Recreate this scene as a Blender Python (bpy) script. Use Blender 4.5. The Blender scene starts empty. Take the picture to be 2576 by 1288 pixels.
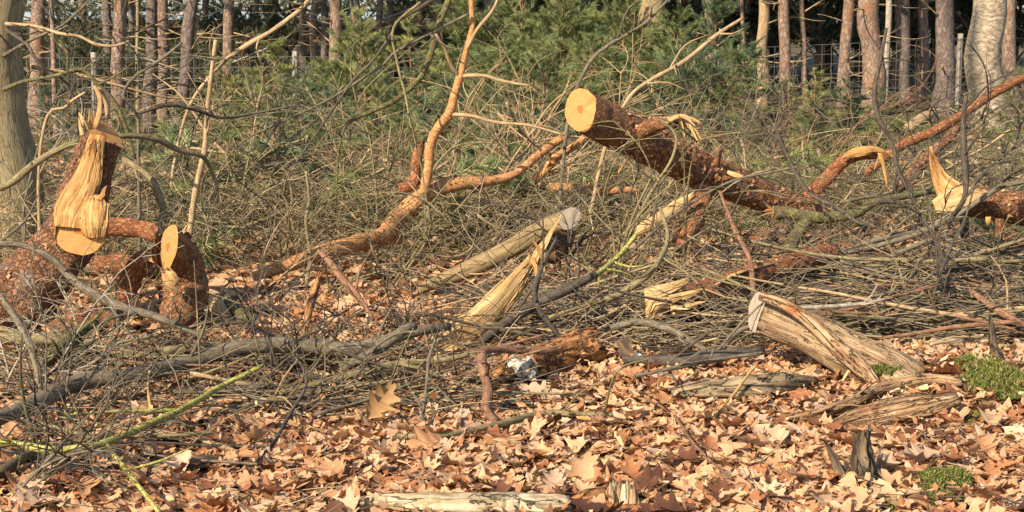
import bpy, math, random
import numpy as np
from mathutils import Vector, noise, Matrix

# ------------------------------------------------------------------ camera, sky, sun, exposure
scene = bpy.context.scene
col = scene.collection
F = 4277.0            # focal length in units of a 2576 px wide picture
HZ = 22.0             # picture row of the horizon
CAMH = 1.6
PITCH = math.atan((644 - HZ) / F)
cam_d = bpy.data.cameras.new('camera')
cam = bpy.data.objects.new('camera', cam_d)
col.objects.link(cam)
cam.location = (0, 0, CAMH)
cam.rotation_euler = (math.radians(90) - PITCH, 0, 0)
cam_d.sensor_width = 36
cam_d.lens = 36 * F / 2576
cam_d.clip_end = 5000
scene.camera = cam

SUN_AZ, SUN_EL = math.radians(40), math.radians(35)     # sun stands behind the camera, to the left
world = bpy.data.worlds.new('World')
scene.world = world
world.use_nodes = True
wn = world.node_tree.nodes
sky = wn.new('ShaderNodeTexSky')
sky.sky_type = 'NISHITA'
sky.sun_disc = False
sky.sun_elevation = SUN_EL
sky.sun_rotation = math.pi + SUN_AZ
wn['Background'].inputs['Strength'].default_value = 0.11
world.node_tree.links.new(sky.outputs[0], wn['Background'].inputs[0])
sun_d = bpy.data.lights.new('sun', 'SUN')
sun_d.energy = 5.0
sun_d.angle = math.radians(0.6)
sun_d.color = (1.0, 0.85, 0.65)
sun = bpy.data.objects.new('sun', sun_d)
col.objects.link(sun)
trav = Vector((math.sin(SUN_AZ) * math.cos(SUN_EL), math.cos(SUN_AZ) * math.cos(SUN_EL), -math.sin(SUN_EL)))
sun.rotation_euler = trav.to_track_quat('-Z', 'Y').to_euler()
sun.location = (-6, -6, 12)
scene.view_settings.view_transform = 'Standard'
scene.view_settings.look = 'None'
scene.view_settings.exposure = 0.90
scene.view_settings.gamma = 1.0

rng = random.Random(7)
NR = np.random.RandomState(11)

# ------------------------------------------------------------------ picture <-> place
_fw = Vector((0, math.cos(PITCH), -math.sin(PITCH)))
_up = Vector((0, math.sin(PITCH), math.cos(PITCH)))

def ray(px, py):
    return _fw + Vector((1, 0, 0)) * ((px - 1288) / F) + _up * (-(py - 644) / F)

def sst(a, b, x):
    t = min(1.0, max(0.0, (x - a) / (b - a)))
    return t * t * (3 - 2 * t)

def gz(x, y):
    z = -0.055 - 0.24 * sst(12, 23, y) * (1 - sst(2.0, 5.5, x))
    if y < 60:
        z += 0.035 * noise.noise((x * 0.7, y * 0.7, 0.3)) + 0.02 * noise.noise((x * 2.1, y * 2.1, 5.3))
    z += 0.10 * math.exp(-((x - 1.95) / 0.35) ** 2 - ((y - 7.3) / 0.45) ** 2)      # mound at the right edge
    return z

def P(px, py, dep):
    """point seen at a picture position, at a horizontal distance dep from the camera"""
    d = ray(px, py)
    return Vector((0, 0, CAMH)) + d * (dep / d.y)

def G(px, py, dz=0.0):
    """ground point seen at a picture position"""
    d = ray(px, py)
    t = CAMH / max(1e-4, -d.z)
    for _ in range(6):
        p = Vector((0, 0, CAMH)) + d * t
        t = (CAMH - gz(p.x, p.y) - dz) / max(1e-4, -d.z)
    return Vector((0, 0, CAMH)) + d * t

def rad(rpx, dep):
    return rpx * dep / F

def X(px, dep):
    return (px - 1288) / F * dep * 1.0

# ------------------------------------------------------------------ node helpers
MATS = {}
class NT:
    def __init__(s, name):
        s.m = bpy.data.materials.new(name); s.m.use_nodes = True
        s.t = s.m.node_tree; s.n = s.t.nodes; s.b = s.n['Principled BSDF']
        MATS[name] = s.m
    def new(s, typ, **kw):
        n = s.n.new(typ)
        for k, v in kw.items():
            if hasattr(n, k): setattr(n, k, v)
            else: n.inputs[k].default_value = v
        return n
    def ln(s, a, b): s.t.links.new(a, b)
    def coord(s, scale=(1, 1, 1), kind='UV'):
        tc = s.new('ShaderNodeTexCoord'); mp = s.new('ShaderNodeMapping')
        mp.inputs['Scale'].default_value = scale
        s.ln(tc.outputs[kind], mp.inputs[0]); return mp.outputs[0]
    def noise(s, vec, scale=5, detail=6, rough=0.6, dist=0.0):
        n = s.new('ShaderNodeTexNoise'); n.inputs['Scale'].default_value = scale
        n.inputs['Detail'].default_value = detail; n.inputs['Roughness'].default_value = rough
        n.inputs['Distortion'].default_value = dist
        s.ln(vec, n.inputs['Vector']); return n.outputs['Fac']
    def vor(s, vec, scale=5, feature='F1'):
        n = s.new('ShaderNodeTexVoronoi'); n.feature = feature
        n.inputs['Scale'].default_value = scale; s.ln(vec, n.inputs['Vector']); return n
    def ramp(s, fac, stops):
        r = s.new('ShaderNodeValToRGB'); e = r.color_ramp.elements
        while len(e) < len(stops): e.new(0.5)
        for k, (p, c) in enumerate(stops):
            e[k].position = p; e[k].color = (c[0], c[1], c[2], 1) if not isinstance(c, (int, float)) else (c, c, c, 1)
        s.ln(fac, r.inputs[0]); return r.outputs[0]
    def mix(s, fac, a, b, blend='MIX'):
        m = s.new('ShaderNodeMix'); m.data_type = 'RGBA'; m.blend_type = blend
        for sock, v in ((m.inputs[0], fac), (m.inputs[6], a), (m.inputs[7], b)):
            if isinstance(v, (int, float)): sock.default_value = v
            elif isinstance(v, tuple): sock.default_value = (v[0], v[1], v[2], 1)
            else: s.ln(v, sock)
        return m.outputs[2]
    def bump(s, h, strength=0.5, dist=0.01):
        b = s.new('ShaderNodeBump'); b.inputs['Strength'].default_value = strength
        b.inputs['Distance'].default_value = dist
        s.ln(h, b.inputs['Height']); s.ln(b.outputs[0], s.b.inputs['Normal'])
    def base(s, c, rough=0.8, spec=0.25):
        if isinstance(c, tuple): s.b.inputs['Base Color'].default_value = (c[0], c[1], c[2], 1)
        else: s.ln(c, s.b.inputs['Base Color'])
        s.b.inputs['Roughness'].default_value = rough
        s.b.inputs['Specular IOR Level'].default_value = spec

def bark(name, dark, mid, light, su=22, sv=9, patch=None, crack=0.35, spec=0.25, bumpd=0.012, plate=0.35, edge=0.45):
    m = NT(name)
    uv = m.coord((su, sv, 1)); ob = m.coord((1, 1, 1), 'Object')
    wob = m.noise(m.coord((su * .6, sv * .6, 1)), 1.0, 4)
    v = m.vor(m.mix(1.0, uv, m.ramp(wob, [(0.2, 0.0), (0.8, 1.6)]), 'ADD'), 1.0)
    e = m.vor(m.mix(1.0, uv, m.ramp(wob, [(0.2, 0.0), (0.8, 1.6)]), 'ADD'), 1.0, 'DISTANCE_TO_EDGE')
    fine = m.noise(m.coord((su * 2.2, sv * 1.6, 1)), 1.0, 8, 0.7)
    sep = m.new('ShaderNodeSeparateColor'); m.ln(v.outputs['Color'], sep.inputs[0])
    c = m.ramp(sep.outputs[0], [(0.1, dark), (0.45, mid), (0.9, light)])
    c2 = m.ramp(fine, [(0.34, dark), (0.5, mid), (0.66, light)])
    c = m.mix(1 - plate, c, c2)
    ck = m.ramp(e.outputs['Distance'], [(0.0, 0.0), (crack * 0.5, 1.0)])
    c = m.mix(ck, m.mix(edge, c, (dark[0] * .35, dark[1] * .35, dark[2] * .35)), c)
    if patch:
        pf = m.ramp(m.noise(ob, patch[1], 5, 0.65), [(patch[2], 0.0), (patch[2] + 0.12, 1.0)])
        c = m.mix(pf, c, m.mix(fine, (patch[0][0] * .6, patch[0][1] * .6, patch[0][2] * .6), patch[0]))
    m.base(c, 0.85, spec)
    h = m.mix(0.5, ck, fine)
    m.bump(h, 0.9, bumpd)
    return m.m

def wood(name, a, b, c, su=60, sv=3, stain=None, bumpd=0.006, rough=0.75, crack=0.0):
    m = NT(name)
    g = m.noise(m.coord((su, sv, 1)), 1.0, 6, 0.6, 0.6)
    g2 = m.noise(m.coord((su * .25, sv * 1.2, 1)), 1.0, 4, 0.6)
    cc = m.ramp(m.mix(0.35, g, g2), [(0.39, a), (0.5, b), (0.6, c)])
    if stain:
        pf = m.ramp(m.noise(m.coord((1, 1, 1), 'Object'), stain[1], 6, 0.7), [(stain[2], 0.0), (stain[2] + .1, 1.0)])
        cc = m.mix(pf, cc, stain[0])
    if crack:
        wv = m.mix(1.0, m.coord((su * .22, sv * .5, 1)), m.ramp(g2, [(0.2, 0.0), (0.8, 1.5)]), 'ADD')
        e = m.ramp(m.vor(wv, 1.0, 'DISTANCE_TO_EDGE').outputs['Distance'], [(0.0, 0.0), (crack, 1.0)])
        cc = m.mix(e, (a[0] * .3, a[1] * .3, a[2] * .3), cc)
        g = m.mix(0.5, g, e)
    big = m.noise(m.coord((1, 1, 1), 'Object'), 14, 5, 0.65)
    cc = m.mix(m.ramp(big, [(0.35, 0.5), (0.6, 0.0)]), cc, m.mix(1.0, cc, (.62, .52, .42), 'MULTIPLY'))
    m.base(cc, rough, 0.25)
    m.bump(g, 1.0, bumpd)
    return m.m

def cutmat(name, sap, heart, edge, hr=0.22, rings=9.0, late=0.35):
    """sawn end: UV holds the disc coordinates, radius 1 at the bark"""
    m = NT(name)
    tc = m.new('ShaderNodeTexCoord')
    ln = m.new('ShaderNodeVectorMath'); ln.operation = 'LENGTH'
    nz = m.noise(tc.outputs['UV'], 2.2, 4)
    m.ln(tc.outputs['UV'], ln.inputs[0])
    ad = m.new('ShaderNodeMath'); ad.operation = 'MULTIPLY_ADD'
    m.ln(nz, ad.inputs[0]); ad.inputs[1].default_value = 0.35; m.ln(ln.outputs['Value'], ad.inputs[2])
    off = 0.175
    w = m.new('ShaderNodeMath'); w.operation = 'SINE'
    mu = m.new('ShaderNodeMath'); mu.operation = 'MULTIPLY'; mu.inputs[1].default_value = rings * 6.283
    m.ln(ad.outputs[0], mu.inputs[0]); m.ln(mu.outputs[0], w.inputs[0])
    saw = m.noise(m.coord((3, 30, 1)), 1.0, 3)
    base = m.mix(m.ramp(w.outputs[0], [(0.2, 0.0), (1.0, late)]), sap, (sap[0] * .72, sap[1] * .6, sap[2] * .5))
    base = m.mix(m.ramp(saw, [(0.36, 0.6), (0.6, 0.0)]), base, (sap[0] * .75, sap[1] * .7, sap[2] * .6))
    hf = m.ramp(ad.outputs[0], [(hr + off - .02, 1.0), (hr + off + .02, 0.0)])
    base = m.mix(hf, base, heart)
    at2 = m.new('ShaderNodeSeparateXYZ'); m.ln(tc.outputs['UV'], at2.inputs[0])
    an = m.new('ShaderNodeMath'); an.operation = 'ARCTAN2'; m.ln(at2.outputs[1], an.inputs[0]); m.ln(at2.outputs[0], an.inputs[1])
    cmb = m.new('ShaderNodeCombineXYZ'); m.ln(an.outputs[0], cmb.inputs[0])
    m.ln(ln.outputs['Value'], cmb.inputs[1])
    mpc = m.new('ShaderNodeMapping'); mpc.inputs['Scale'].default_value = (5.0, 1.2, 1); m.ln(cmb.outputs[0], mpc.inputs[0])
    rc = m.noise(mpc.outputs[0], 1.6, 4, 0.6)
    base = m.mix(m.ramp(rc, [(0.60, 0.0), (0.68, 0.55)]), base, (sap[0] * .45, sap[1] * .36, sap[2] * .3))
    dirt = m.noise(tc.outputs['UV'], 3.5, 6, 0.7)
    base = m.mix(m.ramp(dirt, [(0.5, 0.0), (0.72, 0.5)]), base, (sap[0] * .72, sap[1] * .52, sap[2] * .42))
    ef = m.ramp(ad.outputs[0], [(1.055, 0.0), (1.09, 1.0)])
    base = m.mix(ef, base, edge)
    m.base(base, 0.7, 0.25)
    m.bump(saw, 0.5, 0.004)
    return m.m

bark('pine_bark_orange', (0.075, 0.032, 0.016), (0.245, 0.108, 0.046), (0.45, 0.235, 0.11), 46, 30, ((0.24, 0.18, 0.13), 6.0, 0.56), 0.35, edge=.5, plate=.45, bumpd=.012)
bark('pine_bark_red', (0.12, 0.042, 0.02), (0.29, 0.112, 0.046), (0.45, 0.205, 0.09), 40, 24, ((0.38, 0.26, 0.17), 8.0, 0.60), 0.3, edge=.4, plate=.4, bumpd=.014)
bark('pine_bark_rough', (0.07, 0.035, 0.02), (0.25, 0.112, 0.052), (0.44, 0.24, 0.125), 46, 30, ((0.30, 0.24, 0.19), 7.0, 0.56), 0.35, bumpd=0.022, edge=.55, plate=.45)
bark('pine_bark_flaky', (0.28, 0.11, 0.036), (0.50, 0.24, 0.09), (0.64, 0.37, 0.175), 50, 36, None, 0.2, bumpd=0.006, edge=.3)
bark('trunk_bark_pink', (0.11, 0.072, 0.052), (0.25, 0.168, 0.122), (0.40, 0.29, 0.215), 24, 10, ((0.30, 0.15, 0.08), 2.2, 0.56), 0.3)
bark('trunk_bark_grey', (0.07, 0.054, 0.048), (0.165, 0.122, 0.10), (0.27, 0.215, 0.18), 24, 9, ((0.38, 0.30, 0.24), 3.0, 0.62), 0.35)  # darker pine bark; on the pines labelled shaded, shade is put into this colour
bark('broadleaf_bark', (0.15, 0.12, 0.062), (0.285, 0.23, 0.125), (0.40, 0.325, 0.185), 40, 5, ((0.46, 0.30, 0.13), 2.5, 0.58), 0.12, bumpd=0.012, plate=.25, edge=.35)
bark('birch_bark', (0.12, 0.085, 0.055), (0.33, 0.26, 0.175), (0.54, 0.45, 0.33), 8, 16, ((0.085, 0.065, 0.045), 4.0, 0.585), 0.15, plate=.1, edge=0)
bark('branch_grey', (0.055, 0.045, 0.031), (0.135, 0.11, 0.072), (0.235, 0.195, 0.135), 40, 14, ((0.33, 0.31, 0.24), 9.0, 0.66), 0.12, bumpd=0.003)
bark('branch_olive', (0.085, 0.07, 0.03), (0.19, 0.152, 0.075), (0.30, 0.245, 0.135), 40, 14, None, 0.1, bumpd=0.003)
bark('branch_dark', (0.03, 0.024, 0.019), (0.075, 0.06, 0.045), (0.145, 0.115, 0.085), 40, 14, None, 0.12, bumpd=0.003)
bark('branch_tan', (0.18, 0.12, 0.06), (0.34, 0.235, 0.125), (0.50, 0.37, 0.22), 40, 10, None, 0.08, bumpd=0.003)
bark('branch_pale', (0.20, 0.165, 0.12), (0.34, 0.29, 0.22), (0.50, 0.45, 0.36), 40, 14, ((0.10, 0.09, 0.07), 8.0, 0.62), 0.1, bumpd=0.003)
bark('branch_brown', (0.095, 0.047, 0.027), (0.20, 0.105, 0.06), (0.33, 0.185, 0.11), 40, 14, None, 0.1, bumpd=0.003)
bark('lichen_branch', (0.16, 0.145, 0.035), (0.34, 0.32, 0.075), (0.54, 0.52, 0.17), 60, 40, ((0.16, 0.125, 0.065), 7.0, 0.57), 0.1, bumpd=0.006)
bark('mossy_branch', (0.04, 0.036, 0.015), (0.115, 0.105, 0.038), (0.24, 0.22, 0.08), 50, 30, ((0.13, 0.10, 0.065), 6.0, 0.50), 0.1, bumpd=0.006)
bark('smooth_beige_bark', (0.13, 0.09, 0.042), (0.225, 0.16, 0.076), (0.31, 0.235, 0.12), 22, 3, ((0.12, 0.10, 0.06), 5.0, 0.60), 0.04, bumpd=0.004, plate=0, edge=0)
wood('fresh_wood', (0.29, 0.135, 0.042), (0.47, 0.26, 0.09), (0.58, 0.37, 0.15), 75, 5, ((0.36, 0.15, 0.045), 9.0, 0.62), 0.014)
wood('pale_wood', (0.36, 0.205, 0.08), (0.53, 0.35, 0.152), (0.65, 0.475, 0.245), 75, 5, ((0.38, 0.20, 0.07), 9.0, 0.62), 0.014)
wood('weathered_wood', (0.14, 0.085, 0.045), (0.30, 0.205, 0.115), (0.44, 0.325, 0.195), 120, 4.0, ((0.20, 0.12, 0.06), 5.0, 0.56), 0.016, crack=.03)
wood('driftwood', (0.17, 0.09, 0.042), (0.36, 0.23, 0.12), (0.50, 0.36, 0.21), 120, 5, ((0.32, 0.13, 0.05), 6.0, 0.56), 0.016, crack=.06)
wood('rotten_wood', (0.14, 0.055, 0.018), (0.36, 0.17, 0.058), (0.50, 0.275, 0.105), 60, 9, ((0.07, 0.04, 0.03), 5.0, 0.50), 0.02, crack=.1)
wood('bleached_wood', (0.20, 0.15, 0.085), (0.40, 0.325, 0.205), (0.54, 0.47, 0.33), 90, 4, ((0.25, 0.19, 0.09), 8.0, 0.54), 0.010, crack=.05)
wood('lichen_wood', (0.10, 0.075, 0.045), (0.24, 0.175, 0.10), (0.35, 0.265, 0.16), 80, 5, ((0.36, 0.40, 0.25), 9.0, 0.57), 0.018, crack=.07)
wood('stump_wood', (0.035, 0.026, 0.018), (0.10, 0.07, 0.043), (0.20, 0.145, 0.09), 70, 6, ((0.075, 0.085, 0.035), 7.0, 0.58), 0.018, crack=.07)
wood('post_wood', (0.17, 0.15, 0.12), (0.25, 0.225, 0.185), (0.33, 0.305, 0.255), 40, 2, None, 0.004)
cutmat('sawn_pine', (0.475, 0.258, 0.09), (0.36, 0.12, 0.032), (0.16, 0.07, 0.035), 0.20, 9.0, .6)
cutmat('sawn_pine_dark', (0.46, 0.24, 0.078), (0.35, 0.10, 0.026), (0.16, 0.07, 0.035), 0.22, 9.0, .6)
cutmat('sawn_old', (0.40, 0.34, 0.26), (0.33, 0.26, 0.19), (0.20, 0.155, 0.105), 0.1, 6.0)

def leafmat(name, per_object):
    m = NT(name)
    if per_object:
        oi = m.new('ShaderNodeObjectInfo'); r = oi.outputs['Random']
    else:
        at = m.new('ShaderNodeAttribute'); at.attribute_name = 'rnd'; r = at.outputs['Fac']
    ramp = m.ramp(r, [(0.0, (0.075, 0.036, 0.02)), (0.12, (0.20, 0.082, 0.04)), (0.28, (0.36, 0.155, 0.066)), (0.45, (0.46, 0.235, 0.108)),
                      (0.6, (0.53, 0.32, 0.175)), (0.75, (0.58, 0.38, 0.20)), (0.9, (0.45, 0.31, 0.21)), (1.0, (0.66, 0.50, 0.31))])
    n = m.noise(m.coord((1, 1, 1), 'Object'), 24, 5, 0.6)
    c = m.mix(m.ramp(n, [(0.35, 0.45), (0.62, 0.0)]), ramp, m.mix(1.0, ramp, (0.62, 0.5, 0.42), 'MULTIPLY'))
    m.base(c, 0.55, 0.35)
    tr = m.new('ShaderNodeBsdfTranslucent'); m.ln(c, tr.inputs[0])
    mx = m.new('ShaderNodeMixShader'); mx.inputs[0].default_value = 0.18
    m.ln(m.b.outputs[0], mx.inputs[1]); m.ln(tr.outputs[0], mx.inputs[2])
    m.ln(mx.outputs[0], m.n['Material Output'].inputs[0])
    m.bump(n, 0.4, 0.003)
leafmat('leaf_single', True)
leafmat('leaf_mass', False)

def varmat(name, stops, rough=0.7, spec=0.25, trans=0.0):
    m = NT(name)
    at = m.new('ShaderNodeAttribute'); at.attribute_name = 'rnd'
    c = m.ramp(at.outputs['Fac'], stops)
    m.base(c, rough, spec)
    if trans:
        tr = m.new('ShaderNodeBsdfTranslucent'); m.ln(c, tr.inputs[0])
        mx = m.new('ShaderNodeMixShader'); mx.inputs[0].default_value = trans
        m.ln(m.b.outputs[0], mx.inputs[1]); m.ln(tr.outputs[0], mx.inputs[2])
        m.ln(mx.outputs[0], m.n['Material Output'].inputs[0])
varmat('needle_green', [(0, (0.045, 0.09, 0.03)), (0.5, (0.165, 0.205, 0.075)), (0.85, (0.29, 0.32, 0.12)), (1, (0.42, 0.38, 0.16))], 0.5, 0.35, 0.2)
varmat('needle_blue', [(0, (0.042, 0.078, 0.032)), (0.5, (0.102, 0.152, 0.078)), (1, (0.21, 0.26, 0.13))], 0.5, 0.35, 0.2)
varmat('needle_yellow', [(0, (0.13, 0.16, 0.045)), (0.5, (0.25, 0.285, 0.085)), (1, (0.44, 0.40, 0.16))], 0.5, 0.35, 0.2)
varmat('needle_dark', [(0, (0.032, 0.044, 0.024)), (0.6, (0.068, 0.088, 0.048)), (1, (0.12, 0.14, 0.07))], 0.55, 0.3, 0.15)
varmat('grass_green', [(0, (0.06, 0.09, 0.02)), (0.5, (0.12, 0.17, 0.045)), (0.8, (0.20, 0.22, 0.08)), (1, (0.40, 0.30, 0.14))], 0.6, 0.3, 0.25)
varmat('moss_green', [(0, (0.05, 0.07, 0.012)), (0.4, (0.12, 0.155, 0.03)), (0.7, (0.22, 0.25, 0.055)), (0.88, (0.28, 0.22, 0.09)), (1, (0.40, 0.25, 0.13))], 0.8, 0.15, 0.25)
varmat('twig_mass', [(0, (0.05, 0.04, 0.03)), (0.25, (0.11, 0.088, 0.058)), (0.5, (0.18, 0.145, 0.09)), (0.75, (0.26, 0.205, 0.13)), (0.9, (0.36, 0.25, 0.14)), (1, (0.50, 0.38, 0.22))], 0.8, 0.2)
varmat('twig_tangle', [(0, (0.06, 0.045, 0.028)), (0.35, (0.15, 0.12, 0.065)), (0.7, (0.27, 0.215, 0.12)), (1, (0.45, 0.35, 0.21))], 0.8, 0.2)
varmat('bark_flake', [(0, (0.08, 0.033, 0.016)), (0.5, (0.21, 0.092, 0.04)), (0.88, (0.34, 0.17, 0.078)), (1, (0.50, 0.31, 0.16))], 0.75, 0.25)
varmat('chip_mass', [(0, (0.36, 0.15, 0.05)), (0.5, (0.50, 0.29, 0.115)), (1, (0.66, 0.48, 0.25))], 0.75, 0.25)
varmat('far_foliage', [(0, (0.02, 0.03, 0.018)), (0.6, (0.045, 0.055, 0.032)), (1, (0.085, 0.085, 0.05))], 0.8, 0.1)

def solid(name, c, rough=0.6, metal=0.0):
    m = NT(name); m.base(c, rough); m.b.inputs['Metallic'].default_value = metal
solid('wire', (0.17, 0.165, 0.15), 0.6, 0.3)
m = NT('lichen_white')
m.base(m.ramp(m.noise(m.coord((1, 1, 1), 'Object'), 40, 6, 0.7), [(0.40, (0.10, 0.08, 0.055)), (0.48, (0.38, 0.34, 0.27)), (0.62, (0.60, 0.56, 0.48))]), 0.7)
m.bump(m.noise(m.coord((1, 1, 1), 'Object'), 40, 6, 0.7), 1.0, 0.01)
m = NT('water'); m.base((0.30, 0.36, 0.42), 0.12, 0.5)
m.bump(m.noise(m.coord((1, 1, 1), 'Object'), 0.6, 4), 0.15, 0.1)
m = NT('forest_floor')
oc = m.coord((1, 1, 1), 'Object')
n1 = m.noise(oc, 26, 8, 0.75); n2 = m.noise(oc, 0.45, 5, 0.6)
c = m.ramp(n1, [(0.3, (0.05, 0.026, 0.015)), (0.48, (0.15, 0.072, 0.036)), (0.6, (0.27, 0.145, 0.072)), (0.75, (0.40, 0.25, 0.13))])
far = m.ramp(n1, [(0.3, (0.045, 0.035, 0.02)), (0.5, (0.11, 0.085, 0.048)), (0.7, (0.20, 0.16, 0.085))])
sx = m.new('ShaderNodeSeparateXYZ'); m.ln(oc, sx.inputs[0])
mr = m.new('ShaderNodeMapRange'); mr.inputs[1].default_value = 12; mr.inputs[2].default_value = 20
m.ln(sx.outputs[1], mr.inputs[0])
c = m.mix(mr.outputs[0], c, far)
c = m.mix(m.ramp(n2, [(0.52, 0.0), (0.68, 0.5)]), c, (0.085, 0.10, 0.03))
m.base(c, 0.9, 0.15); m.bump(n1, 1.0, 0.03)

# ------------------------------------------------------------------ mesh helpers
class MB:
    def __init__(s): s.v = []; s.f = []; s.uv = []; s.mi = []
    def add(s, verts, faces, uvs=None, mi=0):
        o = len(s.v); s.v += [tuple(p) for p in verts]
        s.f += [tuple(i + o for i in f) for f in faces]
        s.uv += list(uvs) if uvs is not None else [(p[0], p[2]) for p in verts]
        s.mi += [mi] * len(faces)
        return o
    def mesh(s, name, mats, smooth=True):
        me = bpy.data.meshes.new(name)
        me.from_pydata(s.v, [], s.f)
        for mname in (mats if isinstance(mats, (list, tuple)) else [mats]): me.materials.append(MATS[mname])
        uvl = me.uv_layers.new(name='UVMap')
        li = np.empty(len(me.loops), dtype=np.int32); me.loops.foreach_get('vertex_index', li)
        uvl.data.foreach_set('uv', np.array(s.uv, dtype=np.float32)[li].ravel())
        me.polygons.foreach_set('material_index', np.array(s.mi, dtype=np.int32))
        me.polygons.foreach_set('use_smooth', np.full(len(s.f), smooth))
        me.update()
        return me

def npmesh(name, verts, faces, mname, rnd=None, smooth=False):
    """faces: (n,3) or (n,4) index array, rnd: a value for each vertex"""
    me = bpy.data.meshes.new(name)
    n, k = faces.shape
    me.vertices.add(len(verts)); me.vertices.foreach_set('co', np.asarray(verts, dtype=np.float32).ravel())
    me.loops.add(n * k); me.loops.foreach_set('vertex_index', faces.astype(np.int32).ravel())
    me.polygons.add(n); me.polygons.foreach_set('loop_start', np.arange(0, n * k, k, dtype=np.int32))
    me.polygons.foreach_set('use_smooth', np.full(n, smooth))
    me.materials.append(MATS[mname])
    if rnd is not None:
        a = me.attributes.new('rnd', 'FLOAT', 'POINT'); a.data.foreach_set('value', np.asarray(rnd, dtype=np.float32))
    me.update(calc_edges=True); me.validate()
    return me

def link(name, data, parent=None):
    o = bpy.data.objects.new(name, data); col.objects.link(o)
    if parent is not None:
        o.parent = parent
        bpy_mpi(o, parent)
    return o
def bpy_mpi(o, parent):
    o.matrix_parent_inverse = parent_matrix(parent).inverted()
def parent_matrix(p):
    m = Matrix.LocRotScale(p.location, p.rotation_euler, p.scale)
    if p.parent is not None: m = parent_matrix(p.parent) @ p.matrix_parent_inverse @ m
    return m
def tag(o, label=None, cat=None, group=None, kind=None):
    if label: o['label'] = label
    if cat: o['category'] = cat
    if group: o['group'] = group
    if kind: o['kind'] = kind
    return o
def thing(name, loc, label, cat, group=None):
    o = bpy.data.objects.new(name, None); col.objects.link(o)
    o.empty_display_size = 0.1; o.location = loc
    return tag(o, label, cat, group)

def catmull(pts, vals, step):
    P_ = [Vector(p) for p in pts]; out = []; ov = []
    n = len(P_)
    if n == 2:
        k = max(1, int((P_[1] - P_[0]).length / step))
        for i in range(k + 1):
            t = i / k; out.append(P_[0].lerp(P_[1], t)); ov.append(vals[0] * (1 - t) + vals[1] * t)
        return out, ov
    for i in range(n - 1):
        p0 = P_[i - 1] if i else P_[0] * 2 - P_[1]
        p1, p2 = P_[i], P_[i + 1]
        p3 = P_[i + 2] if i + 2 < n else P_[-1] * 2 - P_[-2]
        k = max(1, int(math.ceil((p2 - p1).length / step)))
        for j in range(k):
            t = j / k
            out.append(0.5 * ((2 * p1) + (p2 - p0) * t + (2 * p0 - 5 * p1 + 4 * p2 - p3) * t * t + (3 * p1 - p0 - 3 * p2 + p3) * t ** 3))
            ov.append(vals[i] * (1 - t) + vals[i + 1] * t)
    out.append(P_[-1]); ov.append(vals[-1])
    return out, ov

def sweep(mb, pts, radii, n=12, step=0.05, amp=0.06, freq=6.0, caps=(True, True), cut0=None, cut1=None, flat=1.0,
          flatdir=None, mi=0, seed=0.0, ridge=0.0, taper_tip=False, jag=0.0):
    """tube along a path; returns the first and the last ring. cut0 / cut1: normals of slanted saw cuts"""
    c, r = catmull(pts, radii, step)
    m = len(c)
    tang = [(c[min(i + 1, m - 1)] - c[max(i - 1, 0)]).normalized() for i in range(m)]
    ref = Vector(flatdir) if flatdir is not None else Vector((0.02, 1, 0.05))
    u = (ref - tang[0] * ref.dot(tang[0]))
    if u.length < 1e-3: u = tang[0].orthogonal()
    u.normalize()
    verts, uvs, faces = [], [], []
    L = 0.0; rm = sum(r) / m
    for i in range(m):
        if i: L += (c[i] - c[i - 1]).length
        u = (u - tang[i] * u.dot(tang[i])).normalized(); w = tang[i].cross(u)
        for j in range(n + 1):
            a = 2 * math.pi * j / n
            aj = 2 * math.pi * (j % n) / n
            d = u * math.cos(aj) * flat + w * math.sin(aj)
            k = 1.0
            if amp:
                q = c[i] + d * r[i]
                k += amp * 2.0 * noise.noise((q.x * freq + seed, q.y * freq, q.z * freq)) + amp * noise.noise((q.x * freq * 3.1, q.y * freq * 3.1 + seed, q.z * freq * 3.1))
            if ridge:
                k += ridge * (noise.noise((math.cos(aj) * 3.5 + seed, math.sin(aj) * 3.5, L * 1.8)) + .55 * noise.noise((math.cos(aj) * 9 + seed, math.sin(aj) * 9, L * 4)))
            p = c[i] + d * (r[i] * k)
            cn = cut0 if i == 0 else (cut1 if i == m - 1 else None)
            if cn is not None:
                cn = Vector(cn); den = tang[i].dot(cn)
                if abs(den) > 0.15: p = p - tang[i] * ((p - c[i]).dot(cn) / den)
            if jag and i == m - 1:
                p = p + tang[i] * (jag * (noise.noise((aj * 3 + seed, 1.7, 0)) + 0.5 * noise.noise((aj * 9, seed, 2))))
            verts.append(p); uvs.append((a * rm, L))
    w_ = n + 1
    for i in range(m - 1):
        for j in range(n):
            faces.append((i * w_ + j, i * w_ + j + 1, (i + 1) * w_ + j + 1, (i + 1) * w_ + j))
    o = mb.add(verts, faces, uvs, mi)
    rings = []
    for which, i in ((0, 0), (1, m - 1)):
        ring = [verts[i * w_ + j] for j in range(n)]; rings.append((ring, tang[i] * (-1 if which == 0 else 1)))
        if caps[which]:
            cc = sum(ring, Vector()) / n
            base = i * w_
            k = mb.add([cc], [], [(0, 0)], mi)
            fs = []
            for j in range(n):
                a_, b_ = o + base + j, o + base + j + 1
                fs.append((k, b_, a_) if which == 0 else (k, a_, b_))
            mb.f += fs; mb.mi += [mi] * n
    return rings

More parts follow.
